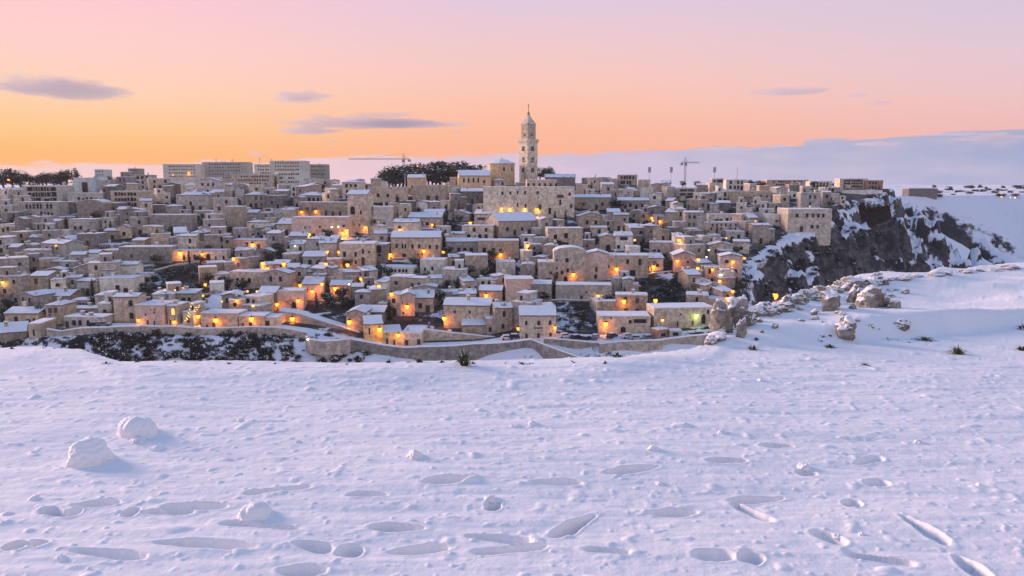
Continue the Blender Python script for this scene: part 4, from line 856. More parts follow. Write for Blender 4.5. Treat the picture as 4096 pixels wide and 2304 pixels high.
for i, (p, w, h, area, px, py) in enumerate(FILL):
    rr = random.Random(3000 + i)
    tone = rr.choices(['cream', 'tan', 'grey', 'dun', 'pale', 'pink', 'dusk'], [15, 21, 24, 17, 9, 3, 11] if px > 330 or py < 210 else [8, 12, 36, 18, 8, 0, 18])[0]
    roof = rr.choices(['flat', 'gablex', 'gablef', 'shed', 'hip', 'vault'], [52, 20, 10, 9, 5, 4])[0]
    rz = rr.gauss(0, .26) + (0.15 if px < 250 else 0)
    d = rr.uniform(5, 9); small = w < 7.2 and h < 5.6
    rows = 1 if h < 5 else (2 if h < 8.5 else 3); cols = max(1, min(5, int(w / rr.uniform(2.4, 4))))
    hh = rr.uniform(1.2, 2.1); ww = rr.uniform(.85, 1.35)
    wins = win_grid(w, h, rows, cols, rr, rr.choice(['sq', 'sq', 'arch', 'shut']), ww, hh, .38 if p.y < 470 else .15)
    if i >= LIMIT + 110:
        # too small and far to show singly: one mass of far rooftops
        ti = FTON.index(tone); c, s_ = math.cos(rz), math.sin(rz); k = len(FM.V)
        t = MB(); t.box(-w / 2, w / 2, 0, d, -4, h, ti); t.box(-w / 2 - .1, w / 2 + .1, -.1, d, h + .003, h + .35, 7)
        for kd, x, z, ww_, hh_ in wins: t.box(x - ww_ / 2, x + ww_ / 2, -.07, 0.02, z, z + hh_, 8)
        FM.add([(p.x + x * c - y * s_, p.y + x * s_ + y * c, p.z + z) for x, y, z in t.V], t.F); FM.M[-len(t.F):] = t.M
        continue
    j = int(np.argmin((hero_xy[:, 0] - p.x) ** 2 + ((hero_xy[:, 1] - p.y) * 1.0) ** 2)); near = HERO[j][1]
    dy = p.y - hero_xy[j, 1]; rel = 'behind' if dy > 9 else ('in front of' if dy < -9 else 'beside')
    out = small and i >= LIMIT - 40 or i >= LIMIT
    if out:
        wins = wins[:1]; name, cat = 'outbuilding', 'outbuilding'  # leftover fill houses, cut to one opening and named outbuildings
        label = f"small {TW[tone]} outbuilding with {RW[roof]} {rel} {near}"; group = 'leftover small houses between the houses'
    else:
        name, cat = 'house', 'house'; size = 'wide' if w > 10.5 else ('tall' if h > 7.5 else ('low' if h < 5 else 'plain'))
        label = f"{size} {TW[tone]} house with {RW[roof]} and {NW[min(8, len(wins))]} {rel} {near}"; group = 'buildings of the hillside town'
        if len(label.split()) > 16: label = f"{size} {TW[tone]} house with {RW[roof]} {rel} {near}"
    if len(label.split()) > 16: label = f"{TW[tone]} {cat} {rel} {near}"
    sn = True if rr.random() < .55 else 'p'
    o = house(p, rz, w, d, h, roof, tone, wins, name, rr.uniform(.16, .34), rr.choice([0, 0, 1, 1, 2]) if not out else 0, sn, 6.0, 5000 + i, upper=(roof == 'flat' and not out and rr.random() < .5), wing=rr.random() < .35)
    tag(o, label, cat, group)
if FM.F:
    tag(FM.build('distant_rooftops', [STONE[k] for k in FTON] + [SNOW, PANE]), 'mass of far small houses with snowy roofs on the plateau', 'houses', kind='stuff')
print('FILL', len(FILL), 'limit', LIMIT, 'heroes', len(HERO))

# ================================================================== WALLS AND TERRACES
SNOWP2 = snow_mat('trodden_road_snow', 0.2, (0.30, 0.29, 0.30))
def wall_line(pts, hgt, label, name='retaining_wall', tone='dun', Y=None, th=0.9, cap=True, cat='wall'):
    """pts: photo points (4096 wide) of the snowy top edge; the wall drops hgt metres from it"""
    P = [hit(x, y) if Y is None else at(x / 4, y / 4, Y if not isinstance(Y, (list, tuple)) else Y[i]) for i, (x, y) in enumerate(pts)]
    if Y is None: P = [Vector((p.x, p.y - 0.6, p.z + 0.3)) for p in P]
    Q = []                                        # finer, slightly uneven line
    for a, b in zip(P[:-1], P[1:]):
        n = max(1, int((b - a).length / 4))
        for k in range(n): Q.append(a.lerp(b, k / n))
    Q.append(P[-1]); root = empty(name, Q[0]); o = Q[0]; rr = random.Random(len(label) * 7)
    Q = [q - o + Vector((0, 0, rr.uniform(-.12, .12))) for q in Q]
    n = len(Q); V = []; F = []
    for q in Q: V += [(q.x, q.y, q.z), (q.x, q.y - .25, q.z - hgt), (q.x, q.y + th, q.z - hgt), (q.x, q.y + th, q.z)]
    for i in range(n - 1):
        a, b = i * 4, i * 4 + 4
        F += [[a + 1, b + 1, b, a], [a, b, b + 3, a + 3], [a + 3, b + 3, b + 2, a + 2]]
    F += [[3, 2, 1, 0], [n * 4 - 4, n * 4 - 3, n * 4 - 2, n * 4 - 1]]
    w = MB().add(V, F).build('wall', [STONE[tone]], root)
    if cap:
        b = MB(); V = []; F = []
        for q in Q:
            t = rr.uniform(.2, .36); V += [(q.x, q.y - .12, q.z + .01), (q.x, q.y - .05, q.z + t), (q.x, q.y + th, q.z + t), (q.x, q.y + th + .12, q.z + .01)]
        for i in range(n - 1):
            a, c_ = i * 4, i * 4 + 4
            F += [[a, c_, c_ + 1, a + 1], [a + 1, c_ + 1, c_ + 2, a + 2], [a + 2, c_ + 2, c_ + 3, a + 3]]
        F += [[0, 1, 2, 3], [n * 4 - 1, n * 4 - 2, n * 4 - 3, n * 4 - 4]]
        b.add(V, F).build('snow_cap', [SNOW], root)
    if name == 'terrace_wall' and hgt > 2.3:
        for f in (.3, .7):
            q = Q[int(f * (n - 1))]; obj('archway', WIN['adoor'], root, (q.x, q.y - .22, q.z - hgt + .2), None, (1.3, 1, 1.8))
    tag(root, label, cat); return root
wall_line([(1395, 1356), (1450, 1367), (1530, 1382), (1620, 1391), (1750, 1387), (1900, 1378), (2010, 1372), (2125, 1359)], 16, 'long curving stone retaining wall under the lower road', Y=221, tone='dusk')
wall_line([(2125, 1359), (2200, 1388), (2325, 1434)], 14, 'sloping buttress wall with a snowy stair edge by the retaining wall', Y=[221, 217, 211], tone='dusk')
wall_line([(2175, 1354), (2270, 1362), (2398, 1374)], 18, 'tall stone rampart under the parked cars', Y=223, tone='dun')
wall_line([(2398, 1375), (2480, 1368), (2560, 1364), (2652, 1361)], 18, 'grey rampart bay with a snowy parapet below the kiosks', Y=221, tone='dun')
wall_line([(2652, 1360), (2760, 1346), (2890, 1334)], 10, 'rampart end running up to the boulders', Y=222, tone='dun')
wall_line([(1116, 1243), (1200, 1256), (1290, 1286), (1380, 1314), (1470, 1344)], 9, 'high ramp wall with a snow-covered sloping street on top', Y=236, tone='dun', th=5)
wall_line([(1692, 1316), (1760, 1326), (1870, 1339), (2008, 1353)], 7, 'tan terrace wall below the snowy courtyard', Y=233, tone='tan')
wall_line([(186, 1318), (240, 1326), (330, 1313), (430, 1309), (560, 1306)], 14, 'old grey retaining wall with blocked arches above the scrub', Y=222.5, tone='grey')
wall_line([(560, 1306), (700, 1308), (800, 1315), (1000, 1309), (1100, 1309), (1225, 1330)], 2.2, 'low snowy parapet along the lower road', Y=223, tone='dun', name='parapet_wall')
wall_line([(546, 1106), (620, 1084), (690, 1064), (800, 1048)], 2.5, 'garden wall climbing beside the dark tree terraces', name='garden_wall', tone='grey')
wall_line([(590, 1140), (690, 1142), (775, 1152)], 3.5, 'snow-topped wall in the dark garden with a lamp', name='garden_wall', tone='dun')
wall_line([(2430, 1120), (2520, 1104), (2600, 1096), (2755, 1081)], 7, 'long pale terrace wall leading to the pink church', tone='tan')
wall_line([(1222, 1346), (1240, 1360), (1290, 1365), (1350, 1364), (1400, 1356)], 4, 'curved parking terrace wall jutting over the ravine', Y=[219, 214, 213, 214, 219], tone='dun')
wall_line([(580, 860), (680, 858), (770, 862)], 2, 'snow-lined yard wall on the upper slope below the cream apartment house', name='garden_wall', tone='grey')
wall_line([(600, 930), (700, 912), (770, 902)], 3, 'slanting yard wall below the long blank grey house', name='garden_wall', tone='grey')
wall_line([(2880, 1110), (2930, 1085), (3000, 1062), (3060, 1052)], 2, 'snowy roadside wall of the path along the cliff', name='parapet_wall', tone='grey')
wall_line([(2745, 1095), (2790, 1110), (2860, 1100)], 5, 'stepped terrace wall below the pink church', tone='grey')
wall_line([(2090, 1206), (2240, 1202), (2400, 1206)], 3, 'thin terrace wall under the long grey terrace house', name='garden_wall', tone='dun')
# the lower road, a sheet of trodden snow between the houses and the ramparts
RV = []; RFc = []
rxs = np.arange(at(380 / 4, 330, 229).x, at(2890 / 4, 330, 229).x, 2.5)
for i, x in enumerate(rxs):
    for y in (222.8, 225.5, 228.5, 231.5): RV.append((x, y, zt(x, max(y, 223.2)) + .10))
for i in range(len(rxs) - 1):
    for j in range(3): a = i * 4 + j; RFc.append([a, a + 4, a + 5, a + 1])
tag(obj('road', mesh('road', RV, RFc, SNOWP2)), kind='structure')
# loose terrace walls in the gaps
rw = random.Random(5); nloose = 0
for k in range(900):
    if nloose >= 46: break
    x = rw.uniform(10, 2900); y = rw.uniform(830, 1280)
    if COV[int(y / 4), min(1023, int(x / 4))] < 1e8: continue
    L = rw.uniform(35, 95); sl = rw.uniform(-.25, .25)
    p = hit(x, y)
    if edge_dist(np.array([p.x]), np.array([p.y]))[0][0] < 5 or p.y > 520: continue
    j = int(np.argmin((hero_xy[:, 0] - p.x) ** 2 + (hero_xy[:, 1] - p.y) ** 2)); t_ = rw.choice(['grey', 'dun', 'tan', 'dusk'])
    wall_line([(x, y), (x + L / 2, y + sl * L / 2), (x + L, y + sl * L)], rw.uniform(1.8, 3.6), f"{'short' if L < 60 else 'long'} {TW[t_]} terrace wall with snow cap near {HERO[j][1]}", name='terrace_wall', tone=t_)
    nloose += 1
# ================================================================== TREES AND SCRUB
def leaf_cloud(seed, lobes, n, size, snow=0.0, clumps=False):
    """many small leaf-clump faces spread through the lobes; lobes: (x, y, z, rx, ry, rz)"""
    rr = random.Random(seed); b = MB(); tot = sum(l[3] * l[4] + l[5] * l[3] for l in lobes)
    for l in lobes:
        sl = snow if not clumps else (.85 if rr.random() < .38 else .03); zl = .25 if not clumps else 0.0
        for k in range(int(n * (l[3] * l[4] + l[5] * l[3]) / tot)):
            v = Vector((rr.gauss(0, 1), rr.gauss(0, 1), rr.gauss(0, 1))).normalized() * (rr.random() ** .4)
            c_ = Vector((l[0] + v.x * l[3], l[1] + v.y * l[4], l[2] + v.z * l[5])); s = size * rr.uniform(.5, 1.3)
            nrm_ = (v + Vector((rr.uniform(-.7, .7), rr.uniform(-.7, .7), rr.uniform(-.3, .9)))).normalized()
            u = nrm_.cross(Vector((0, .3, 1))).normalized(); w = nrm_.cross(u)
            a = rr.uniform(0, 6.28); u, w = u * math.cos(a) + w * math.sin(a), w * math.cos(a) - u * math.sin(a)
            b.add([c_ + u * s, c_ + w * s * .6 + nrm_ * s * .2, c_ - u * s, c_ - w * s * .6 + nrm_ * s * .15], [[0, 1, 2, 3]], 1 if (snow and v.z > zl and rr.random() < sl) else 0)
    return b
def trunk_mb(seed, h, r, limbs):
    rr = random.Random(seed); b = MB(); p = Vector((0, 0, -.1))
    for k in range(4):
        q = Vector((rr.uniform(-.04, .04) * h, rr.uniform(-.04, .04) * h, h * (k + 1) / 4)); b.tube(p, q, r * (1 - k * .18), r * (1 - (k + 1) * .18), 7); p = q
    for x, y, z in limbs: b.tube((0, 0, h * .72), (x, y, z), r * .45, r * .12, 5)
    return b
def tree_proto(kind, seed):
    rr = random.Random(seed)
    if kind == 'pine':
        lob = [(rr.uniform(-.30, .30), rr.uniform(-.30, .30), rr.uniform(.55, .86), rr.uniform(.14, .26), rr.uniform(.14, .26), rr.uniform(.07, .13)) for _ in range(9)] + [(0, 0, .62, .38, .38, .14)]
        cr = leaf_cloud(seed, lob, 900, .030, .06); m = LEAF2; tr = trunk_mb(seed, .62, .035, [l[:3] for l in lob[:6]])
    elif kind == 'cypress':
        lob = [(rr.uniform(-.03, .03), rr.uniform(-.03, .03), .12 + .085 * i, .125 - .011 * abs(i - 3), .125 - .011 * abs(i - 3), .10) for i in range(10)]
        cr = leaf_cloud(seed, lob, 520, .032, .08); m = LEAF; tr = trunk_mb(seed, .3, .03, [])
    elif kind == 'round':
        lob = [(rr.uniform(-.22, .22), rr.uniform(-.22, .22), rr.uniform(.38, .80), rr.uniform(.14, .25), rr.uniform(.14, .25), rr.uniform(.10, .2)) for _ in range(10)]
        cr = leaf_cloud(seed, lob, 760, .036, .16); m = LEAF; tr = trunk_mb(seed, .5, .04, [l[:3] for l in lob[:5]])
    else:                                                # bare winter tree: a haze of twigs
        tr = trunk_mb(seed, .45, .035, []); b = MB(); m = TWIG
        def grow(p, d, L, r, k):
            q = p + d * L; b.tube(p, q, r, r * .6, 4)
            if k: [grow(q, (d + Vector((rr.uniform(-.8, .8), rr.uniform(-.8, .8), rr.uniform(-.15, .6)))).normalized(), L * rr.uniform(.6, .85), r * .6, k - 1) for _ in range(3)]
        for i in range(5): grow(Vector((0, 0, .4)), Vector((math.cos(i * 1.26), math.sin(i * 1.26), 1.1)).normalized(), .18, .013, 4)
        cr = b
    return mesh('crown', cr.V, cr.F, [m, SNOW], cr.M), mesh('trunk', tr.V, tr.F, [BARK], tr.M)
PROTO = {k: [tree_proto(k, s) for s in range(3)] for k in ('pine', 'cypress', 'round', 'bare')}
def place_tree(kind, p, h, label, group, wide=1.0):
    cm, tm_ = random.choice(PROTO[kind]); root = empty(dict(pine='pine_tree', cypress='cypress_tree', round='evergreen_tree', bare='bare_tree')[kind], p, random.uniform(0, 6.28))
    root.scale = (h * wide, h * wide, h); obj('trunk', tm_, root); obj('crown', cm, root); tag(root, label, 'tree', group); return root
def tree(kind, x, yb, hp, label, group, Y=None, wide=1.0):
    p = hit(x, yb) if Y is None else at(x / 4, yb / 4, Y)
    z = zt(p.x, p.y) if Y else p.z
    return place_tree(kind, Vector((p.x, p.y, min(p.z, z + .2) if Y else p.z - .2)), hp * p.y / FPX / 4 + (max(0, p.z - z) if Y else 0), label, group, wide)
for x, y, h_ in [(14, 738, 70), (50, 738, 64), (82, 738, 46), (118, 738, 42), (150, 738, 40), (186, 738, 50), (214, 738, 50), (240, 738, 52), (268, 738, 56)]:
    tree('round', x, y, h_ * 1.2, 'dark evergreen tree in the grove behind the block of wide windows', 'grove of evergreens behind the block', Y=560, wide=1.25)
for x, y, h_ in [(345, 742, 34), (375, 742, 40), (436, 738, 38), (410, 742, 24)]: tree('round', x, y, h_, 'dark evergreen tree behind the pale blue block', 'evergreens behind the blue block', Y=520, wide=1.2)
for x, h_ in [(1556, 46), (1582, 56), (1612, 60), (1640, 54), (1668, 56), (1700, 62), (1730, 58), (1760, 66), (1785, 62), (1815, 60), (1840, 64), (1866, 50), (1892, 34), (1920, 28)]:
    tree('round' if x % 3 else 'pine', x, 694, h_ * random.uniform(.68, 1.08), ('tall ' if x % 4 == 0 else 'broad ' if x % 4 == 2 else '') + 'dark pine in the dense grove on the ridge beside the cathedral', 'pines on the ridge', Y=520 + (x * 7) % 25, wide=1.5)
    tree('round', x + 14, 700, h_ * .62, 'low dark tree at the edge of the ridge pine grove', 'low trees of the ridge grove', Y=512, wide=1.6)
for x, h_ in [(2160, 34), (2186, 28), (2200, 22)]: tree('round', x, 690, h_, 'small dark conifer at the foot of the bell tower', 'conifers by the bell tower', Y=470, wide=1.1)
for x, y, h_ in [(2885, 740, 34), (2870, 735, 30), (3005, 744, 28), (3030, 745, 30), (3050, 742, 24), (3250, 756, 34), (3340, 758, 34), (3355, 760, 40), (2730, 736, 18), (2790, 735, 18), (2850, 730, 16)]:
    tree('round', x, y, h_, 'dark evergreen tree among the houses of the plateau above the cliff', 'evergreens on the cliff plateau', Y=500, wide=1.2)
for x, y, h_, t in [(1390, 866, 62, 'beside the monastery block with the huge arch'), (1622, 912, 48, 'beside the blind-arch front'), (1556, 1010, 62, 'at the corner of the long tan house'), (2702, 798, 44, 'beside the balconied pale house'), (303, 690, 20, 'on the skyline by the small bluish block'), (1862, 1130, 80, 'beside the blank leaning house')]:
    tree('cypress', x, y, h_, 'tall dark cypress ' + t, 'cypresses of the town', Y=700 if y < 700 else None, wide=1.2)
for x, y, h_, t in [(1935, 860, 78, 'reddish bare tree by the orange lamp under the palace'), (1240, 880, 62, 'bare tree in front of the broad monastery wall'), (1215, 866, 50, 'bare tree by the long brownish house'), (1968, 738, 44, 'bare tree between the cathedral nave and octagonal drum'), (2790, 1330, 0, ''), (1170, 900, 44, 'bare tree beside the cream sloping-roof house'), (2140, 985, 60, 'reddish bare tree by the big orange lamp'), (2620, 870, 54, 'bare tree by the pair of upper lamps'), (1165, 1238, 52, 'small bare tree before the rough pinkish house')]:
    if h_: tree('bare', x, y, h_, t, None, wide=1.1)
# dark gardens, then single evergreens in the gaps between the houses
rt = random.Random(9)
def near_of(p): return HERO[int(np.argmin((hero_xy[:, 0] - p.x) ** 2 + (hero_xy[:, 1] - p.y) ** 2))][1]
def scatter(n, x0, x1, y0, y1, h0, h1, label, group, kinds=('round',)):
    for _ in range(n):
        x, y, h_ = rt.uniform(x0, x1), rt.uniform(y0, y1), rt.uniform(h0, h1)
        tree(rt.choice(kinds), x, y, h_, ('tall ' if h_ > h0 + .66 * (h1 - h0) else 'short ' if h_ < h0 + .33 * (h1 - h0) else '') + label + ', near ' + near_of(hit(x, y)), group, wide=1.5)
scatter(44, 565, 830, 1082, 1178, 22, 40, 'dark evergreen in the terraced garden', 'evergreens of the dark terraced garden')
scatter(34, 2570, 2765, 1125, 1232, 26, 46, 'dark evergreen in the garden below the terrace wall', 'evergreens of the garden below the terrace')
scatter(16, 2240, 2385, 1240, 1320, 22, 40, 'dark garden tree above the parked cars', 'garden trees by the white house')
scatter(10, 1380, 1470, 1150, 1225, 20, 40, 'dark tree behind the ramp street', 'trees behind the ramp')
nl = 0
for k in range(4000):
    if nl >= 150: break
    x = rt.uniform(5, 3000); y = rt.uniform(745, 1300)
    if COV[int(y / 4), int(x / 4)] < 1e8: continue
    p = hit(x, y); 
    if p.y > 640 or any(a <= x <= c_ and b <= y <= d_ for a, b, c_, d_ in EXCL[2:]): continue
    j = int(np.argmin((hero_xy[:, 0] - p.x) ** 2 + (hero_xy[:, 1] - p.y) ** 2)); kd = rt.choice(['round', 'round', 'round', 'cypress', 'bare'])
    place_tree(kd, Vector((p.x, p.y, p.z - .3)), rt.uniform(3.2, 6.5) if kd != 'cypress' else rt.uniform(5, 9), f"{dict(round='dark evergreen', cypress='slim cypress', bare='leafless tree')[kd]} growing near {HERO[j][1]}", 'trees between the houses', 1.3 if kd != 'cypress' else 1.0); nl += 1
# evergreens growing against the house fronts
for i, (p, w, h, area, px, py) in enumerate(FILL[:230]):
    if rt.random() < .6:
        q = Vector((p.x + rt.choice([-1, 1]) * w * rt.uniform(.3, .6), p.y - rt.uniform(1.0, 2.2), 0)); q.z = zt(q.x, q.y) - .3; kd = rt.choice(['round', 'round', 'round', 'cypress', 'bare'])
        place_tree(kd, q, rt.uniform(2.6, 5.5) if kd != 'cypress' else rt.uniform(4, 7), f"{dict(round='dark bushy evergreen', cypress='slim cypress', bare='leafless tree')[kd]} against a house front near {near_of(q)}", 'trees against the house fronts', 1.25 if kd != 'cypress' else 1.0)
# snow-dusted bushes on the ravine slope under the road and on the cliffs
def bush_mesh(s):
    rr = random.Random(s); lob = [(rr.uniform(-.35, .35), rr.uniform(-.35, .35), rr.uniform(.15, .5), rr.uniform(.22, .4), rr.uniform(.22, .4), rr.uniform(.16, .3)) for _ in range(9)]
    b = leaf_cloud(s + 40, lob, 420, .085, .24, True); return mesh('bush', b.V, b.F, [SCRUB, SNOW], b.M)
BUSH = [bush_mesh(s) for s in range(4)]
def near_of(p): return HERO[int(np.argmin((hero_xy[:, 0] - p.x) ** 2 + (hero_xy[:, 1] - p.y) ** 2))][1]
def bush(x, y, size, label, group):
    p = hit(x, y); label = ('large ' if size > 3.1 else 'small ' if size < 2.3 else 'middling ') + label + ' below ' + near_of(p) + (', close under the wall' if y < 1362 else ', by the snow rim' if y > 1412 else ', halfway down') * (x < 1500 and y > 1300); label = label if len(label.split()) <= 16 else ' '.join(label.split(' below ')[0].split()) + ' below ' + near_of(p); o = obj('bush', rt.choice(BUSH), None, (p.x, p.y, p.z - .25 * size), rt.uniform(0, 6.28), (size, size, size * rt.uniform(.7, 1.1))); tag(o, label, 'bush', group)
for _ in range(34):
    x = rt.uniform(3690, 4110); p = hit(x, rt.uniform(748, 785)); k = rt.uniform(3, 8); o = obj('bush', rt.choice(BUSH), None, (p.x, p.y, p.z - .5), rt.uniform(0, 6.28), (k * 1.5, k, rt.uniform(2.5, 5.5))); tag(o, ('broad ' if k > 5.5 else 'narrow ') + 'dark hedge bush along the far ravine crest', 'bush', 'hedge bushes on the far ravine crest')
for _ in range(230):
    x = 395 + 980 * rt.random() ** 1.45; bush(x, rt.uniform(1322, 1450), rt.uniform(1.3, 3.9), 'snow-dusted bush on the ravine slope', 'bushes on the ravine slope')
for _ in range(18): bush(rt.uniform(1290, 1500), rt.uniform(1372, 1445), rt.uniform(1.6, 2.8), 'snow-laden bush under the parking terrace', 'bushes below the parking terrace')
for _ in range(14): bush(rt.uniform(0, 390), rt.uniform(1362, 1380), rt.uniform(1.2, 2.2), 'bush on the rim slope', 'bushes under the barn-like house')
for _ in range(90):
    x = rt.uniform(2960, 3560); y = rt.uniform(900 + .0 * x, 1180)
    bush(x, y, rt.uniform(1.8, 4.2), 'dark scrub bush on the cliff', 'scrub on the cliff')

# ================================================================== CRANES, MASTS
def crane(x, yb, yt, jl, jr, Y, label, mat, lift=0):
    p = at(x / 4, yb / 4, Y); p.z = zt(p.x, p.y); s = Y / FPX / 4; top = at(x / 4, yt / 4, Y).z - p.z; root = empty('tower_crane', p)
    def lattice(b, p0, p1, w, n):
        p0, p1 = Vector(p0), Vector(p1); d = (p1 - p0).normalized(); u = Vector((0, 1, 0)) if abs(d.z) > .5 else Vector((0, 1, 0)); v = d.cross(u).normalized()
        C = [u * w + v * w, u * w - v * w, -u * w - v * w, -u * w + v * w]
        for c_ in C: b.tube(p0 + c_, p1 + c_, .13, .13, 4)
        for k in range(n):
            a, e = p0.lerp(p1, k / n), p0.lerp(p1, (k + 1) / n)
            for i in range(4): b.tube(a + C[i], e + C[(i + 1) % 4], .08, .08, 3)
    b = MB(); lattice(b, (0, 0, 0), (0, 0, top), .7, 18); b.build('mast', [mat], root)
    jz = top - 3; b = MB(); lattice(b, (0, 0, jz), (jr * s, 0, jz), .5, 16); b.build('jib', [mat], root)
    b = MB(); lattice(b, (0, 0, jz), (jl * s, 0, jz), .5, 6); b.box(jl * s - 1.2, jl * s + 1.2, -1, 1, jz - 2.5, jz - .5); b.build('counter_jib', [mat], root)
    b = MB(); b.box(-1.2, 1.2, -2.2, -.8, jz - 3, jz - .6); b.build('cab', [STEEL], root)
    b = MB(); b.tube((0, 0, top + 2), (jr * s * .7, 0, jz + .5), .07, .07, 3); b.tube((0, 0, top + 2), (jl * s * .9, 0, jz + .5), .07, .07, 3); b.tube((0, 0, top - .2), (0, 0, top + 2.2), .4, .1, 4); b.build('tie_rods', [mat], root)
    tag(root, label, 'crane')
crane(2740, 705, 637, -15, 55, 720, 'slender grey tower crane above the far plateau rooftops', STEEL)
crane(1616, 705, 622, 22, -218, 690, 'orange tower crane with a very long jib by the pines', CRANEY)
def mast(x, yb, yt, Y, label, head=0, name='antenna_mast', cat='mast', group=None):
    p = at(x / 4, yb / 4, Y); p.z = zt(p.x, p.y); top = at(x / 4, yt / 4, Y).z - p.z; root = empty(name, p)
    b = MB(); b.tube((0, 0, -1), (0, 0, top), .38, .2, 6); b.build('pole', [STEEL], root)
    if head:
        b = MB(); b.box(-head, head, -.4, .4, top - 7.0, top)
        for r_ in range(4): b.box(-head * 1.12, head * 1.12, -.75, -.42, top - 6.6 + r_ * 1.7, top - 5.5 + r_ * 1.7)
        b.build('lamp_rack', [STEEL], root)
    else:
        b = MB(); b.box(-1.3, 1.3, -.1, .1, top - 1.2, top - 1.0); b.box(-.9, .9, -.1, .1, top - 2.0, top - 1.85); b.build('aerial', [STEEL], root)
    tag(root, label, cat, group)
for x in (2597, 2684, 2857): mast(x, 715, 668, 980, 'stadium floodlight mast on the far plateau', 1.7, 'floodlight_mast', 'floodlight', 'stadium floodlight masts')
for x, yt in ((868, 634), (933, 636), (1042, 630), (1089, 634)): mast(x, 715, yt, 690, 'thin antenna mast on the skyline apartment blocks', 0, 'antenna_mast', 'mast', 'antenna masts on the skyline')
mast(2948, 720, 668, 800, 'pointed far mast on the horizon beyond the plateau'); mast(1621, 760, 690, 470, 'thin grey pole antenna on the ridge roofs')

# ================================================================== CARS AND KIOSKS BY THE LOWER ROAD
def car_proto(ci):
    b = MB(); prof = [(-2.1, .35), (2.1, .35), (2.12, .75), (1.95, .92), (1.15, 1.0), (.55, 1.45), (-1.2, 1.47), (-1.85, 1.0), (-2.1, .9)]
    b.prism(prof, -.82, .82); body = mesh('body', b.V, b.F, [CARS[ci]], b.M)
    g = MB(); g.prism([(.95, 1.02), (.5, 1.38), (-1.12, 1.40), (-1.6, 1.02)], -.835, .835); glass = mesh('window', g.V, g.F, [CGLASS], g.M)
    w = MB(); n = 10; w.ngon([[(.32 * math.cos(6.283 * i / n), y, .32 * math.sin(6.283 * i / n)) for i in range(n)] for y in (-.1, .1)]); wheel = mesh('wheel', w.V, w.F, [TYRE], w.M)
    s = snow_top(-1.3, .55, -.72, .72, lambda x, y: 1.46, .16, 3); sn = mesh('snow_cover', s.V, s.F, [SNOW]); h = snow_top(1.0, 1.95, -.72, .72, lambda x, y: 1.02 - .1 * (x - 1), .10, 4); hn = mesh('hood_snow', h.V, h.F, [SNOW])
    return body, glass, wheel, sn, hn
CARP = [car_proto(i) for i in range(4)]
def car(x, y, ci, rz, label, group, Y=228.5):
    p = at(x / 4, y / 4, Y); p.z = zt(p.x, p.y) + .02; root = empty('parked_car', p, rz); bo, gl, wh, sn, hn = CARP[ci]
    obj('body', bo, root); obj('window', gl, root); obj('snow_cover', sn, root); obj('hood_snow', hn, root)
    for cx_ in (-1.35, 1.35):
        for cy_ in (-.78, .78): obj('wheel', wh, root, (cx_, cy_, .32))
    tag(root, label, 'car', group)
for x, ci, rz, g in [(2262, 0, .1, ''), (2306, 2, .5, ''), (2345, 2, .9, ''), (2382, 1, 1.2, ''), (2448, 2, .9, ''), (2512, 0, .1, ''), (2545, 3, 0, ''), (2595, 1, .3, ''), (2770, 0, .1, ''), (2800, 2, .1, ''), (2840, 0, .2, '')]:
    car(x, 1362, ci, rz + random.uniform(-.1, .1), f'snow-covered {CARN[ci]} car parked behind the rampart' if x < 2620 else f'snow-covered {CARN[ci]} car parked past the kiosks', 'cars parked along the lower road', 226.5 + (x % 5) * .8)
for x, ci in ((2030, 0), (2062, 2), (388, 2), (420, 1)): car(x, 1358, ci, .1, f'{CARN[ci]} car with snow on its roof ' + ('beside the white two-storey house' if x > 1000 else 'below the grey door row'), 'cars parked along the lower road', 229)
for i, x in enumerate((1252, 1276, 1300, 1324, 1348, 1372)): car(x, 1352, (2, 0, 1, 2, 3, 0)[i], 1.2, f'{CARN[(2, 0, 1, 2, 3, 0)[i]]} car parked slantwise on the curved terrace', 'cars parked on the curved terrace', 219.5)
def kiosk(x, w, h, d, tone, label, rz=0):
    p = at(x / 4, 1350 / 4, 226); p.z = zt(p.x, p.y); o = house(p, rz, w, d, h, 'flat', tone, [('sq', 0, .9, w * .45, 1.0)], 'kiosk', below=.6, seed=int(x)); tag(o, label, 'kiosk')
kiosk(2652, 4.2, 2.9, 3.4, 'brick', 'reddish kiosk with a thick snow cap by the rampart', .5); kiosk(2702, 3.6, 2.3, 2.6, 'pale', 'white kiosk with a thick snow cap by the rampart')

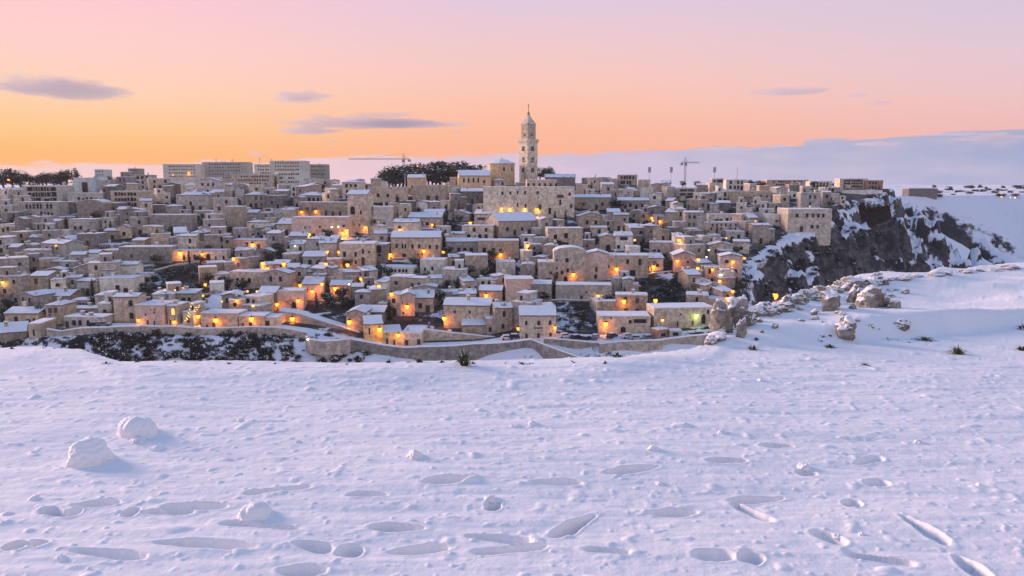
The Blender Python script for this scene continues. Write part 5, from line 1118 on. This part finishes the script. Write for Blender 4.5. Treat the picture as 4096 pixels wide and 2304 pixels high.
# ================================================================== LIT LAMPS
bpy.context.view_layer.update(); DG = bpy.context.evaluated_depsgraph_get()
def globe(r, mat, name='lantern'):
    bm = bmesh.new(); bmesh.ops.create_icosphere(bm, subdivisions=2, radius=r); m = bpy.data.meshes.new(name); bm.to_mesh(m); bm.free(); m.materials.append(mat); return m
GM = {k: globe(1.0, v) for k, v in (('o', GLOW), ('w', GLOWW), ('g', GLOWG), ('y', GLOWY), ('d', GLOWD))}
_cap = MB(); _cap.tube((0, 0, .8), (0, 0, 1.25), 1.15, .25, 8); CAPM = mesh('lamp_cap', _cap.V, _cap.F, [IRON], _cap.M)
LCOL = {'o': (1.0, .29, .03), 'w': (1.0, .72, .48), 'g': (.75, 1.0, .25), 'y': (1.0, .62, .14), 'd': (1.0, .42, .10)}
_lc = {}
def lamp(x, y, size, k='o'):
    d = Vector(ray(x / 4, y / 4)).normalized(); org = Vector((0, 0, CAMZ)) + d * 120
    ok, loc, nrm_, idx, ob, _ = SC.ray_cast(DG, org, d)
    if not ok: return
    root_o = ob
    while root_o.parent: root_o = root_o.parent
    p = loc - d * (1.1 if size < 2 else 1.5); r = {0: .30, 1: .50, 2: .60, 3: .72, 4: 1.15}[size] * min(1.5, max(1, loc.length / 300))
    root = empty('street_lamp', p); obj('lantern', GM[k], root, (0, 0, 0), None, (r, r, r * 1.15)); obj('lamp_cap', CAPM, root, (0, 0, 0), None, (r, r, r))
    b = MB(); wallhit = abs(nrm_.z) < .6
    if wallhit: b.tube((0, 0, r * 1.2), (loc.x - p.x - nrm_.x * .1, loc.y - p.y - nrm_.y * .1 + .2, r * 1.5), .06, .06, 5); b.build('bracket', [IRON], root)
    else: b.tube((0, 0, -r), (0, 0, zt(p.x, p.y) - p.z - .2), .07, .1, 6); b.build('post', [IRON], root)
    if k != 'd' and size > 0:
        L = bpy.data.lights.new('lamp_light', 'POINT'); L.energy = {1: 100, 2: 170, 3: 250, 4: 420}[size] * min(1.8, max(1, (loc.length / 290) ** 1.2)); L.color = LCOL[k]; L.shadow_soft_size = .2
        lo = bpy.data.objects.new('lamp_light', L); COL.objects.link(lo); lo.parent = root; lo.location = (0, -.1, -r * 1.7)
    hl_ = root_o.get('label'); cn = {'o': 'orange', 'w': 'white', 'g': 'greenish', 'y': 'yellow', 'd': 'dim orange'}[k]; sz = {0: 'tiny', 1: 'small', 2: 'bright', 3: 'large bright', 4: 'huge round'}[size]
    short = next((h_[1] for h_ in HERO if h_[0] == root_o), None)
    if not short:
        j = int(np.argmin((hero_xy[:, 0] - p.x) ** 2 + (hero_xy[:, 1] - p.y) ** 2)); short = HERO[j][1]; rel = 'near'
    else: rel = 'on' if wallhit else 'by'
    tag(root, f"{sz} lit {cn} lamp {rel} {short}", 'lamp', 'lit lamps of the town')
LAMPS = [(34, 720, 1), (691, 699, 0), (754, 690, 1), (1206, 848, 1), (1263, 845, 1), (1461, 910, 2), (1386, 923, 3), (1369, 932, 2), (1237, 937, 2), (1010, 980, 3), (719, 1013, 3), (811, 1018, 2), (934, 1035, 2),
         (1310, 1007, 1), (1353, 1007, 1), (1180, 984, 0, 'w'), (1415, 705, 1), (1051, 1054, 3), (1135, 1056, 3), (1070, 1074, 2), (1304, 1056, 2), (1390, 1060, 3), (1444, 1115, 2), (1200, 1141, 2), (1288, 1136, 2), (1248, 1165, 2),
         (1341, 1154, 3), (1192, 1202, 2), (1108, 1217, 2), (948, 1202, 1), (863, 1280, 3), (1006, 1275, 3), (1169, 1275, 3), (1397, 1287, 3), (731, 1154, 2), (821, 1138, 1), (810, 1183, 1, 'y'), (888, 1205, 0), (1012, 1222, 1, 'd'), (989, 1165, 1, 'd'),
         (1029, 1166, 1, 'y'), (793, 1265, 2), (1396, 1137, 0, 'w'), (1231, 1357, 0, 'w'), (554, 1280, 1), (10, 1129, 1, 'y'), (1600, 920, 2), (1729, 899, 1), (1881, 892, 2), (1560, 1019, 3), (1695, 1004, 3), (1774, 1008, 2), (2002, 1019, 3), (2110, 982, 3),
         (1566, 1176, 2), (1516, 1144, 2), (1628, 1226, 3), (1945, 1182, 3), (1777, 1273, 3), (1518, 1317, 3), (1593, 1340, 2), (2074, 1314, 2), (2007, 834, 1, 'y'), (2040, 835, 1, 'y'), (2100, 836, 1, 'y'), (2150, 838, 1, 'y'), (2607, 872, 1), (2640, 885, 1),
         (2716, 960, 2), (2539, 960, 1, 'd'), (2710, 1044, 2), (2793, 1038, 2), (2293, 1098, 3), (2466, 1076, 3), (2614, 1067, 3), (2791, 1073, 2), (2850, 1078, 1), (2879, 1124, 2), (2496, 1205, 3), (2622, 1202, 3), (2423, 1295, 3), (2220, 1310, 1), (2392, 1183, 1, 'y'),
         (2650, 1280, 1, 'd'), (2788, 1261, 1, 'g'), (2977, 1033, 1), (2932, 1047, 2), (2931, 1165, 1), (2907, 1193, 1), (3100, 1183, 4), (2880, 1099, 0, 'w'), (2887, 1099, 0, 'w'), (3022, 884, 0), (2905, 952, 0, 'y'), (4006, 786, 1, 'y'), (4042, 789, 0, 'y'), (4060, 790, 0, 'w'), (3924, 771, 0, 'w'),
         (224, 982, 0), (696, 1287, 1), (1353, 907, 0, 'w'), (1326, 908, 0, 'w'), (660, 1160, 0, 'd'), (700, 1160, 0, 'd'), (1670, 664, 0), (2835, 1000, 0, 'w'), (2826, 1028, 0, 'w'), (2150, 870, 1)]
for l in LAMPS: lamp(*l)
# strings of bulbs hung over the stair beside the chapel
p0 = hit(742, 1290); root = empty('string_lights', p0); wires = MB(); YS = p0.y - 4
BM = globe(.17, GLOWY, 'bulb'); strands = [[(768, 1214), (764, 1226), (758, 1238), (754, 1252), (750, 1262), (746, 1272), (741, 1282)], [(798, 1222), (794, 1230), (788, 1238), (782, 1246), (774, 1254), (766, 1262), (758, 1270), (750, 1278)], [(784, 1230), (777, 1240), (770, 1248), (762, 1258), (756, 1266), (748, 1274)]]
for st_ in strands:
    P = [at(x / 4, y / 4, YS) - p0 for x, y in st_]
    for a, b in zip(P[:-1], P[1:]): wires.tube(a, b, .025, .025, 3)
    for q in P: obj('bulb', BM, root, q)
wires.build('wire', [IRON], root)
Lg = bpy.data.lights.new('lamp_light', 'POINT'); Lg.energy = 120; Lg.color = (1, .66, .15); Lg.shadow_soft_size = 2.0; lo = bpy.data.objects.new('lamp_light', Lg); COL.objects.link(lo); lo.parent = root; lo.location = at(768 / 4, 1250 / 4, YS - 1) - p0
tag(root, 'strings of small yellow bulbs hung over the stair beside the chapel', 'string lights')
# the stair they hang over
p1, p2 = hit(725, 1300), hit(805, 1236); root = empty('stone_stair', p1, math.atan2(p2.y - p1.y, p2.x - p1.x)); Ls = math.hypot(p2.x - p1.x, p2.y - p1.y); dz = p2.z - p1.z; ns = 22
stepm = MB(); stepm.box(0, Ls / ns + .05, -1.6, 1.6, -1.5, .12, 0); stepm.box(.05, Ls / ns, -1.5, 1.5, .124, .2, 1); stepm = mesh('step', stepm.V, stepm.F, [STONE['grey'], SNOW], stepm.M)
for i in range(ns): obj('step', stepm, root, (Ls * i / ns, 0, dz * i / ns))
tag(root, 'straight snowy stone stair under the bulb strings', 'stair')

# ================================================================== ROCKS, TUSSOCKS AND SNOW LUMPS IN FRONT
BIG = []
def boulder(x, y, wp, hp, label, seed, group=None, snowy=True):
    p = fhit(x, y); s = p.y / FPX / 4; rx, rz = wp * s / 2, hp * s
    bm = bmesh.new(); bmesh.ops.create_icosphere(bm, subdivisions=4, radius=1.0); rr = random.Random(seed)
    planes = [(Vector((rr.gauss(0, 1), rr.gauss(0, 1), rr.gauss(0, .7))).normalized(), rr.uniform(.5, .82)) for _ in range(14)]
    V = np.array([v.co[:] for v in bm.verts]); n1 = fbm(V[:, 0] * 1.7 + seed, V[:, 1] * 1.7 + V[:, 2] * 1.3, 4, seed); n2 = fbm(V[:, 0] * 6 + seed, V[:, 2] * 6 + V[:, 1] * 4, 3, seed + 2)
    for v, a, b in zip(bm.verts, n1, n2):
        c_ = v.co.copy()
        for n_, d_ in planes:
            e_ = c_.dot(n_) - d_
            if e_ > 0: c_ -= n_ * e_ * .9
        v.co = c_ * (1.14 + .46 * a + .24 * b - .16 * math.exp(-(b / .07) ** 2) - .05 * math.sin(c_.z * 11 + 4 * a))
    m = bpy.data.meshes.new('boulder'); bm.to_mesh(m); bm.free(); m.materials.append(ROCK); m.polygons.foreach_set('use_smooth', [True] * len(m.polygons))
    if group and BIG:
        q = min(BIG, key=lambda e: (e[0] - p.x) ** 2 + (e[1] - p.y) ** 2); label = ('broad ' if wp > 2.1 * hp else 'squat ' if wp > 1.5 * hp else 'upright ') + label + ', near ' + q[2]
    else: BIG.append((p.x, p.y, 'the ' + ' '.join(label.split()[:3]).replace(' at', '').replace(' with', '').replace(' leaning', '').replace(' half', '')))
    o = obj('boulder', m, None, (p.x, p.y + rx * .4, zs(p.x, p.y) + rz * (.2 if group else .34)), rr.uniform(-.4, .4), (rx * 1.12, rx * rr.uniform(.7, 1.0), rz * .72)); tag(o, label, 'rock', group)
boulder(2895, 1338, 85, 118, 'tall pale limestone boulder at the end of the rampart view', 1)
boulder(2965, 1306, 100, 96, 'slanting tan boulder leaning on the tall pale boulder', 2)
boulder(2966, 1352, 44, 66, 'small upright rock half buried in the snow bank', 3)
boulder(3035, 1268, 120, 50, 'long low rock with a thin cap of snow', 4)
boulder(3330, 1242, 88, 82, 'round grey-tan boulder with a snow cap', 5)
boulder(3418, 1212, 56, 62, 'upright boulder wedged behind the round boulder', 6)
boulder(3482, 1232, 118, 78, 'broad tan ledge rock on the snow bank', 7)
boulder(3530, 1228, 64, 54, 'tan rock at the end of the broad ledge', 8)
boulder(3580, 1232, 56, 36, 'wedge-shaped tan rock poking from the snow', 9)
boulder(3395, 1362, 88, 72, 'dark-streaked tan rock with grass on its top', 10)
boulder(3612, 1322, 70, 34, 'flat hollowed rock in the snow', 11)
rb_ = random.Random(21)
for i in range(34):
    x = 2850 + i * 21 + rb_.uniform(-8, 8); y = np.interp(x, [2850, 2915, 3040, 3200, 3400, 3560], [1345, 1315, 1262, 1200, 1142, 1112]) + rb_.uniform(0, 26)
    boulder(x, y, rb_.uniform(36, 84), rb_.uniform(20, 46), 'half-buried ledge rock along the lip of the snow', 300 + i, 'ledge rocks along the lip of the snow')
for i in range(30):
    x = rb_.uniform(2980, 3700); y = 1352 - (x - 2980) * .14 - rb_.uniform(0, 110); boulder(x, y, rb_.uniform(16, 40), rb_.uniform(10, 24), 'small stone poking out of the snow bank', 40 + i, 'small stones in the snow bank')
for i in range(13): boulder(3560 + i * 42 + rb_.uniform(-22, 22), 1122 - (i * 42) * .095 + rb_.uniform(-3, 3), rb_.uniform(30, 90), rb_.uniform(9, 20), 'low rock along the crest of the snow bank', 90 + i, 'rocks along the crest of the snow bank')
for x, y, w, h_ in [(3160, 1195, 40, 22), (3205, 1190, 46, 34), (3250, 1200, 60, 40), (3120, 1205, 30, 18), (3380, 1165, 40, 26), (3510, 1128, 56, 34), (3330, 1160, 40, 20)]:
    boulder(x, y, w, h_, 'snow-capped rock on the lip of the drop', int(x), 'rocks on the lip of the drop')
def tussock(x, y, wp, hp, label, seed, n=60, mat=GRASS, group=None):
    p = fhit(x, y); s = p.y / FPX / 4; rr = random.Random(seed); b = MB(); w, h = wp * s / 2, hp * s
    for k in range(n):
        a = rr.uniform(0, 6.283); L = rr.uniform(.5, 1.15); o = Vector((math.cos(a), math.sin(a), 0)); base = o * w * rr.uniform(0, .14); bl = rr.uniform(.15, 1.0); r = .006 + .004 * rr.random()
        q1 = base + o * w * .55 * bl * L + Vector((0, 0, h * (.62 - .2 * bl) * L)); q2 = base + o * w * 1.25 * bl * L + Vector((0, 0, h * (1.0 - .75 * bl) * L)); sd_ = Vector((-o.y, o.x, 0)) * r
        b.add([base - sd_, base + sd_, q1 + sd_ * .8, q1 - sd_ * .8, q2], [[0, 1, 2, 3], [3, 2, 4]], 0 if rr.random() > .08 else 1)
    o = b.build('grass_tussock', [mat, SNOW]); o.location = (p.x, p.y, zs(p.x, p.y) - .02); tag(o, label, 'grass tussock', group)
tussock(1855, 1464, 130, 96, 'large dark spiky tussock on the rim of the drop', 1, 75)
tussock(3832, 1418, 90, 50, 'spiky green tussock standing in the open snow', 2, 90)
tussock(4085, 1402, 80, 36, 'dry tussock bent over in the snow', 3, 60); tussock(4090, 1318, 60, 34, 'pale green tussock at the foot of the bank', 4, 50)
tussock(3318, 1390, 62, 26, 'small dark tussock in front of the streaked rock', 5, 60); tussock(3010, 1400, 60, 34, 'dark twiggy tuft below the upright rock', 6, 60)
tussock(3700, 1362, 100, 26, 'low dark tuft line under the snow bank', 7, 90); tussock(3460, 1460, 56, 20, 'small twig tuft in the open snow', 8, 40)
tussock(2470, 1428, 90, 30, 'low brown tuft on the rim by the rampart', 9, 60); tussock(1555, 1450, 44, 30, 'snow-bent tuft on the rim', 10, 36); tussock(1675, 1450, 44, 34, 'dark small tuft on the rim', 11, 40)
for i in range(26):
    x = rb_.uniform(0, 2600); tussock(x, (1380 if x < 380 else 1452) + rb_.uniform(-4, 8), rb_.uniform(24, 50), rb_.uniform(12, 24), 'tiny frosted tuft along the rim of the drop', 50 + i, 22, SCRUB, 'tufts along the rim')
for i in range(16): tussock(rb_.uniform(3000, 3750), rb_.uniform(1290, 1380), rb_.uniform(24, 46), rb_.uniform(12, 22), 'tiny twig tuft on the snow bank', 90 + i, 24, SCRUB, 'tufts on the snow bank')
def snow_mound(x, y, wp, hp, label, seed, group=None):
    p = fhit(x, y); s = p.y / FPX / 4; rx, rz = wp * s / 2, hp * s; bm = bmesh.new(); bmesh.ops.create_icosphere(bm, subdivisions=5 if wp > 80 else 4, radius=1.0)
    V = np.array([v.co[:] for v in bm.verts]); n1 = fbm(V[:, 0] * 2.2 + seed * 3.1, V[:, 1] * 2.2 + V[:, 2] * 2.7, 3, seed); n2 = fbm(V[:, 0] * 9 + V[:, 1] * 5, V[:, 2] * 9 - V[:, 1] * 6, 3, seed + 1)
    for v, a, b in zip(bm.verts, n1, n2):
        v.co *= (1 + (.22 if wp > 80 else .5) * a + (.06 if wp > 80 else .12) * b)
        if v.co.z < 0: f = 1 + .5 * (-v.co.z); v.co.x *= f; v.co.y *= f
    m = bpy.data.meshes.new('snow_lump'); bm.to_mesh(m); bm.free(); m.materials.append(FGSNOW); m.polygons.foreach_set('use_smooth', [True] * len(m.polygons))
    o = obj('snow_lump', m, None, (p.x, p.y + rx * .5, zs(p.x, p.y) + rz * (.10 if wp > 80 else .02)), seed * 1.3, (rx * .95, rx * .8, rz * (.78 if wp > 80 else .5))); tag(o, label, 'snow lump', group)
snow_mound(330, 1866, 190, 104, 'large rolled snow lump lying on the open snow', 1)
snow_mound(532, 1752, 168, 82, 'craggy snow lump behind the large rolled one', 2)
snow_mound(1008, 2075, 140, 58, 'flat broken snow clod with a sharp edge', 3); snow_mound(1655, 1838, 70, 44, 'small snow clod alone in the open snow', 4)
for i, (x, y, w, h_) in enumerate([(2615, 1805, 46, 32), (3220, 1895, 56, 34), (620, 1802, 60, 24), (2890, 1738, 40, 26), (545, 1775, 70, 26), (1960, 2025, 54, 28), (3680, 1775, 40, 22), (2060, 1710, 50, 18), (2130, 1700, 40, 22), (960, 1690, 36, 18), (3045, 1525, 30, 18), (130, 2005, 50, 24), (240, 2250, 44, 30), (2640, 1940, 40, 18), (350, 2285, 30, 22), (1190, 1775, 24, 14), (3350, 2175, 36, 24), (3450, 2145, 30, 20), (3920, 1950, 26, 18)]):
    snow_mound(x, y, w, h_, ('flat ' if w > 2 * h_ else 'pointed ' if h_ > .65 * w else 'rounded ') + ('larger ' if w > 45 else 'tiny ') + 'snow clod ' + ('among the footprints' if y > 1900 else 'on the smooth snow beyond the footprints' if x > 1500 else 'near the rolled snow lumps'), 10 + i, 'little snow clods')

# ================================================================== CLOUDS (real bodies of thin vapour far behind the town)
cm = bpy.data.materials.new('cloud_vapour'); cm.use_nodes = True; T = NT(cm.node_tree); T.n.clear()
pv = T.node('ShaderNodeVolumePrincipled'); pv.inputs['Color'].default_value = (0.84, 0.77, 0.79, 1); pv.inputs['Density'].default_value = 0.0031; pv.inputs['Anisotropy'].default_value = 0.0
T.l.new(pv.outputs[0], T.node('ShaderNodeOutputMaterial').inputs['Volume'])
CLD = 9000.0
def cloud(lobes, label, dens=1.0):
    """lobes: (x, y, half width, half height, tilt) in 4096-wide photo pixels"""
    s = CLD / FPX / 4; c0 = at(lobes[0][0] / 4, lobes[0][1] / 4, CLD); root = empty('cloud', c0)
    for i, (x, y, hw, hh, tilt) in enumerate(lobes):
        bm = bmesh.new(); bmesh.ops.create_icosphere(bm, subdivisions=5, radius=1.0)
        V = np.array([v.co[:] for v in bm.verts]); n = fbm(V[:, 0] * 2.4 + i * 7 + x * .01, V[:, 2] * 1.6 + V[:, 1] * 1.3, 4, i); n2 = fbm(V[:, 0] * 7 + x * .02, V[:, 2] * 3 + V[:, 1] * 3, 3, i + 2)
        for v, a, b in zip(bm.verts, n, n2):
            ex = abs(v.co.x); taper = (1 - ex ** 2 * .55); v.co.z = v.co.z * taper + tilt * v.co.x * .6; v.co.z *= (1 + .9 * a + .8 * b); v.co.z += .55 * a + .3 * b; v.co.x *= (1 + .35 * b)
        m = bpy.data.meshes.new('cloud_body'); bm.to_mesh(m); bm.free(); m.materials.append(cm)
        q = at(x / 4, y / 4, CLD) - c0; obj('cloud_body', m, root, q + Vector((0, i * 6.0, 0)), None, (hw * s, 260 if hw > 60 else 140, hh * s))
    tag(root, label, 'cloud')
cloud([(230, 352, 310, 40, -.9)], 'large smooth lens-shaped cloud with a tapering tail')
cloud([(1215, 384, 120, 13, .1), (1190, 402, 110, 6, .2)], 'small flat cloud above the long ragged cloud')
cloud([(1420, 492, 300, 22, .0), (1640, 495, 260, 16, 0), (1235, 524, 130, 13, .1), (1550, 458, 110, 7, 0)], 'long ragged lilac cloud beside the bell tower')
cloud([(3150, 366, 160, 14, .2), (3220, 352, 60, 5, 0)], 'dark grey streak cloud high over the cliff plateau')
cloud([(3425, 382, 50, 7, .3)], 'small grey cloud wisp next to the streak cloud'); cloud([(3525, 411, 60, 6, .3)], 'lowest small grey cloud wisp next to the streak cloud')
cloud([(2910, 596, 150, 6, .1), (3110, 586, 80, 4, 0)], 'thin cloud strip just above the horizon bank'); cloud([(3510, 577, 90, 7, -.2)], 'short cloud strip above the horizon bank near the cliff')
cloud([(3800, 537, 150, 4, .0), (3980, 552, 160, 14, .3)], 'thin grey cloud shelf joining the horizon bank')
cloud([(1025, 617, 26, 9, 0)], 'tiny cloud puff above the skyline apartment blocks'); cloud([(1335, 566, 16, 3, 0)], 'tiny cloud fleck under the long ragged cloud'); cloud([(1830, 532, 20, 3, 0)], 'tiny cloud fleck near the bell tower')

# ================================================================== HAZE
hm = bpy.data.materials.new('evening_haze'); hm.use_nodes = True; T = NT(hm.node_tree); T.n.clear()
pv = T.node('ShaderNodeVolumePrincipled'); pv.inputs['Color'].default_value = (0.93, 0.90, 0.95, 1); pv.inputs['Density'].default_value = 0.00006; pv.inputs['Anisotropy'].default_value = 0.2
T.l.new(pv.outputs[0], T.node('ShaderNodeOutputMaterial').inputs['Volume'])
HZ = MB(); HZ.box(-2700, 2700, -40, 3600, -110, 75); tag(HZ.build('haze', [hm]), kind='stuff')
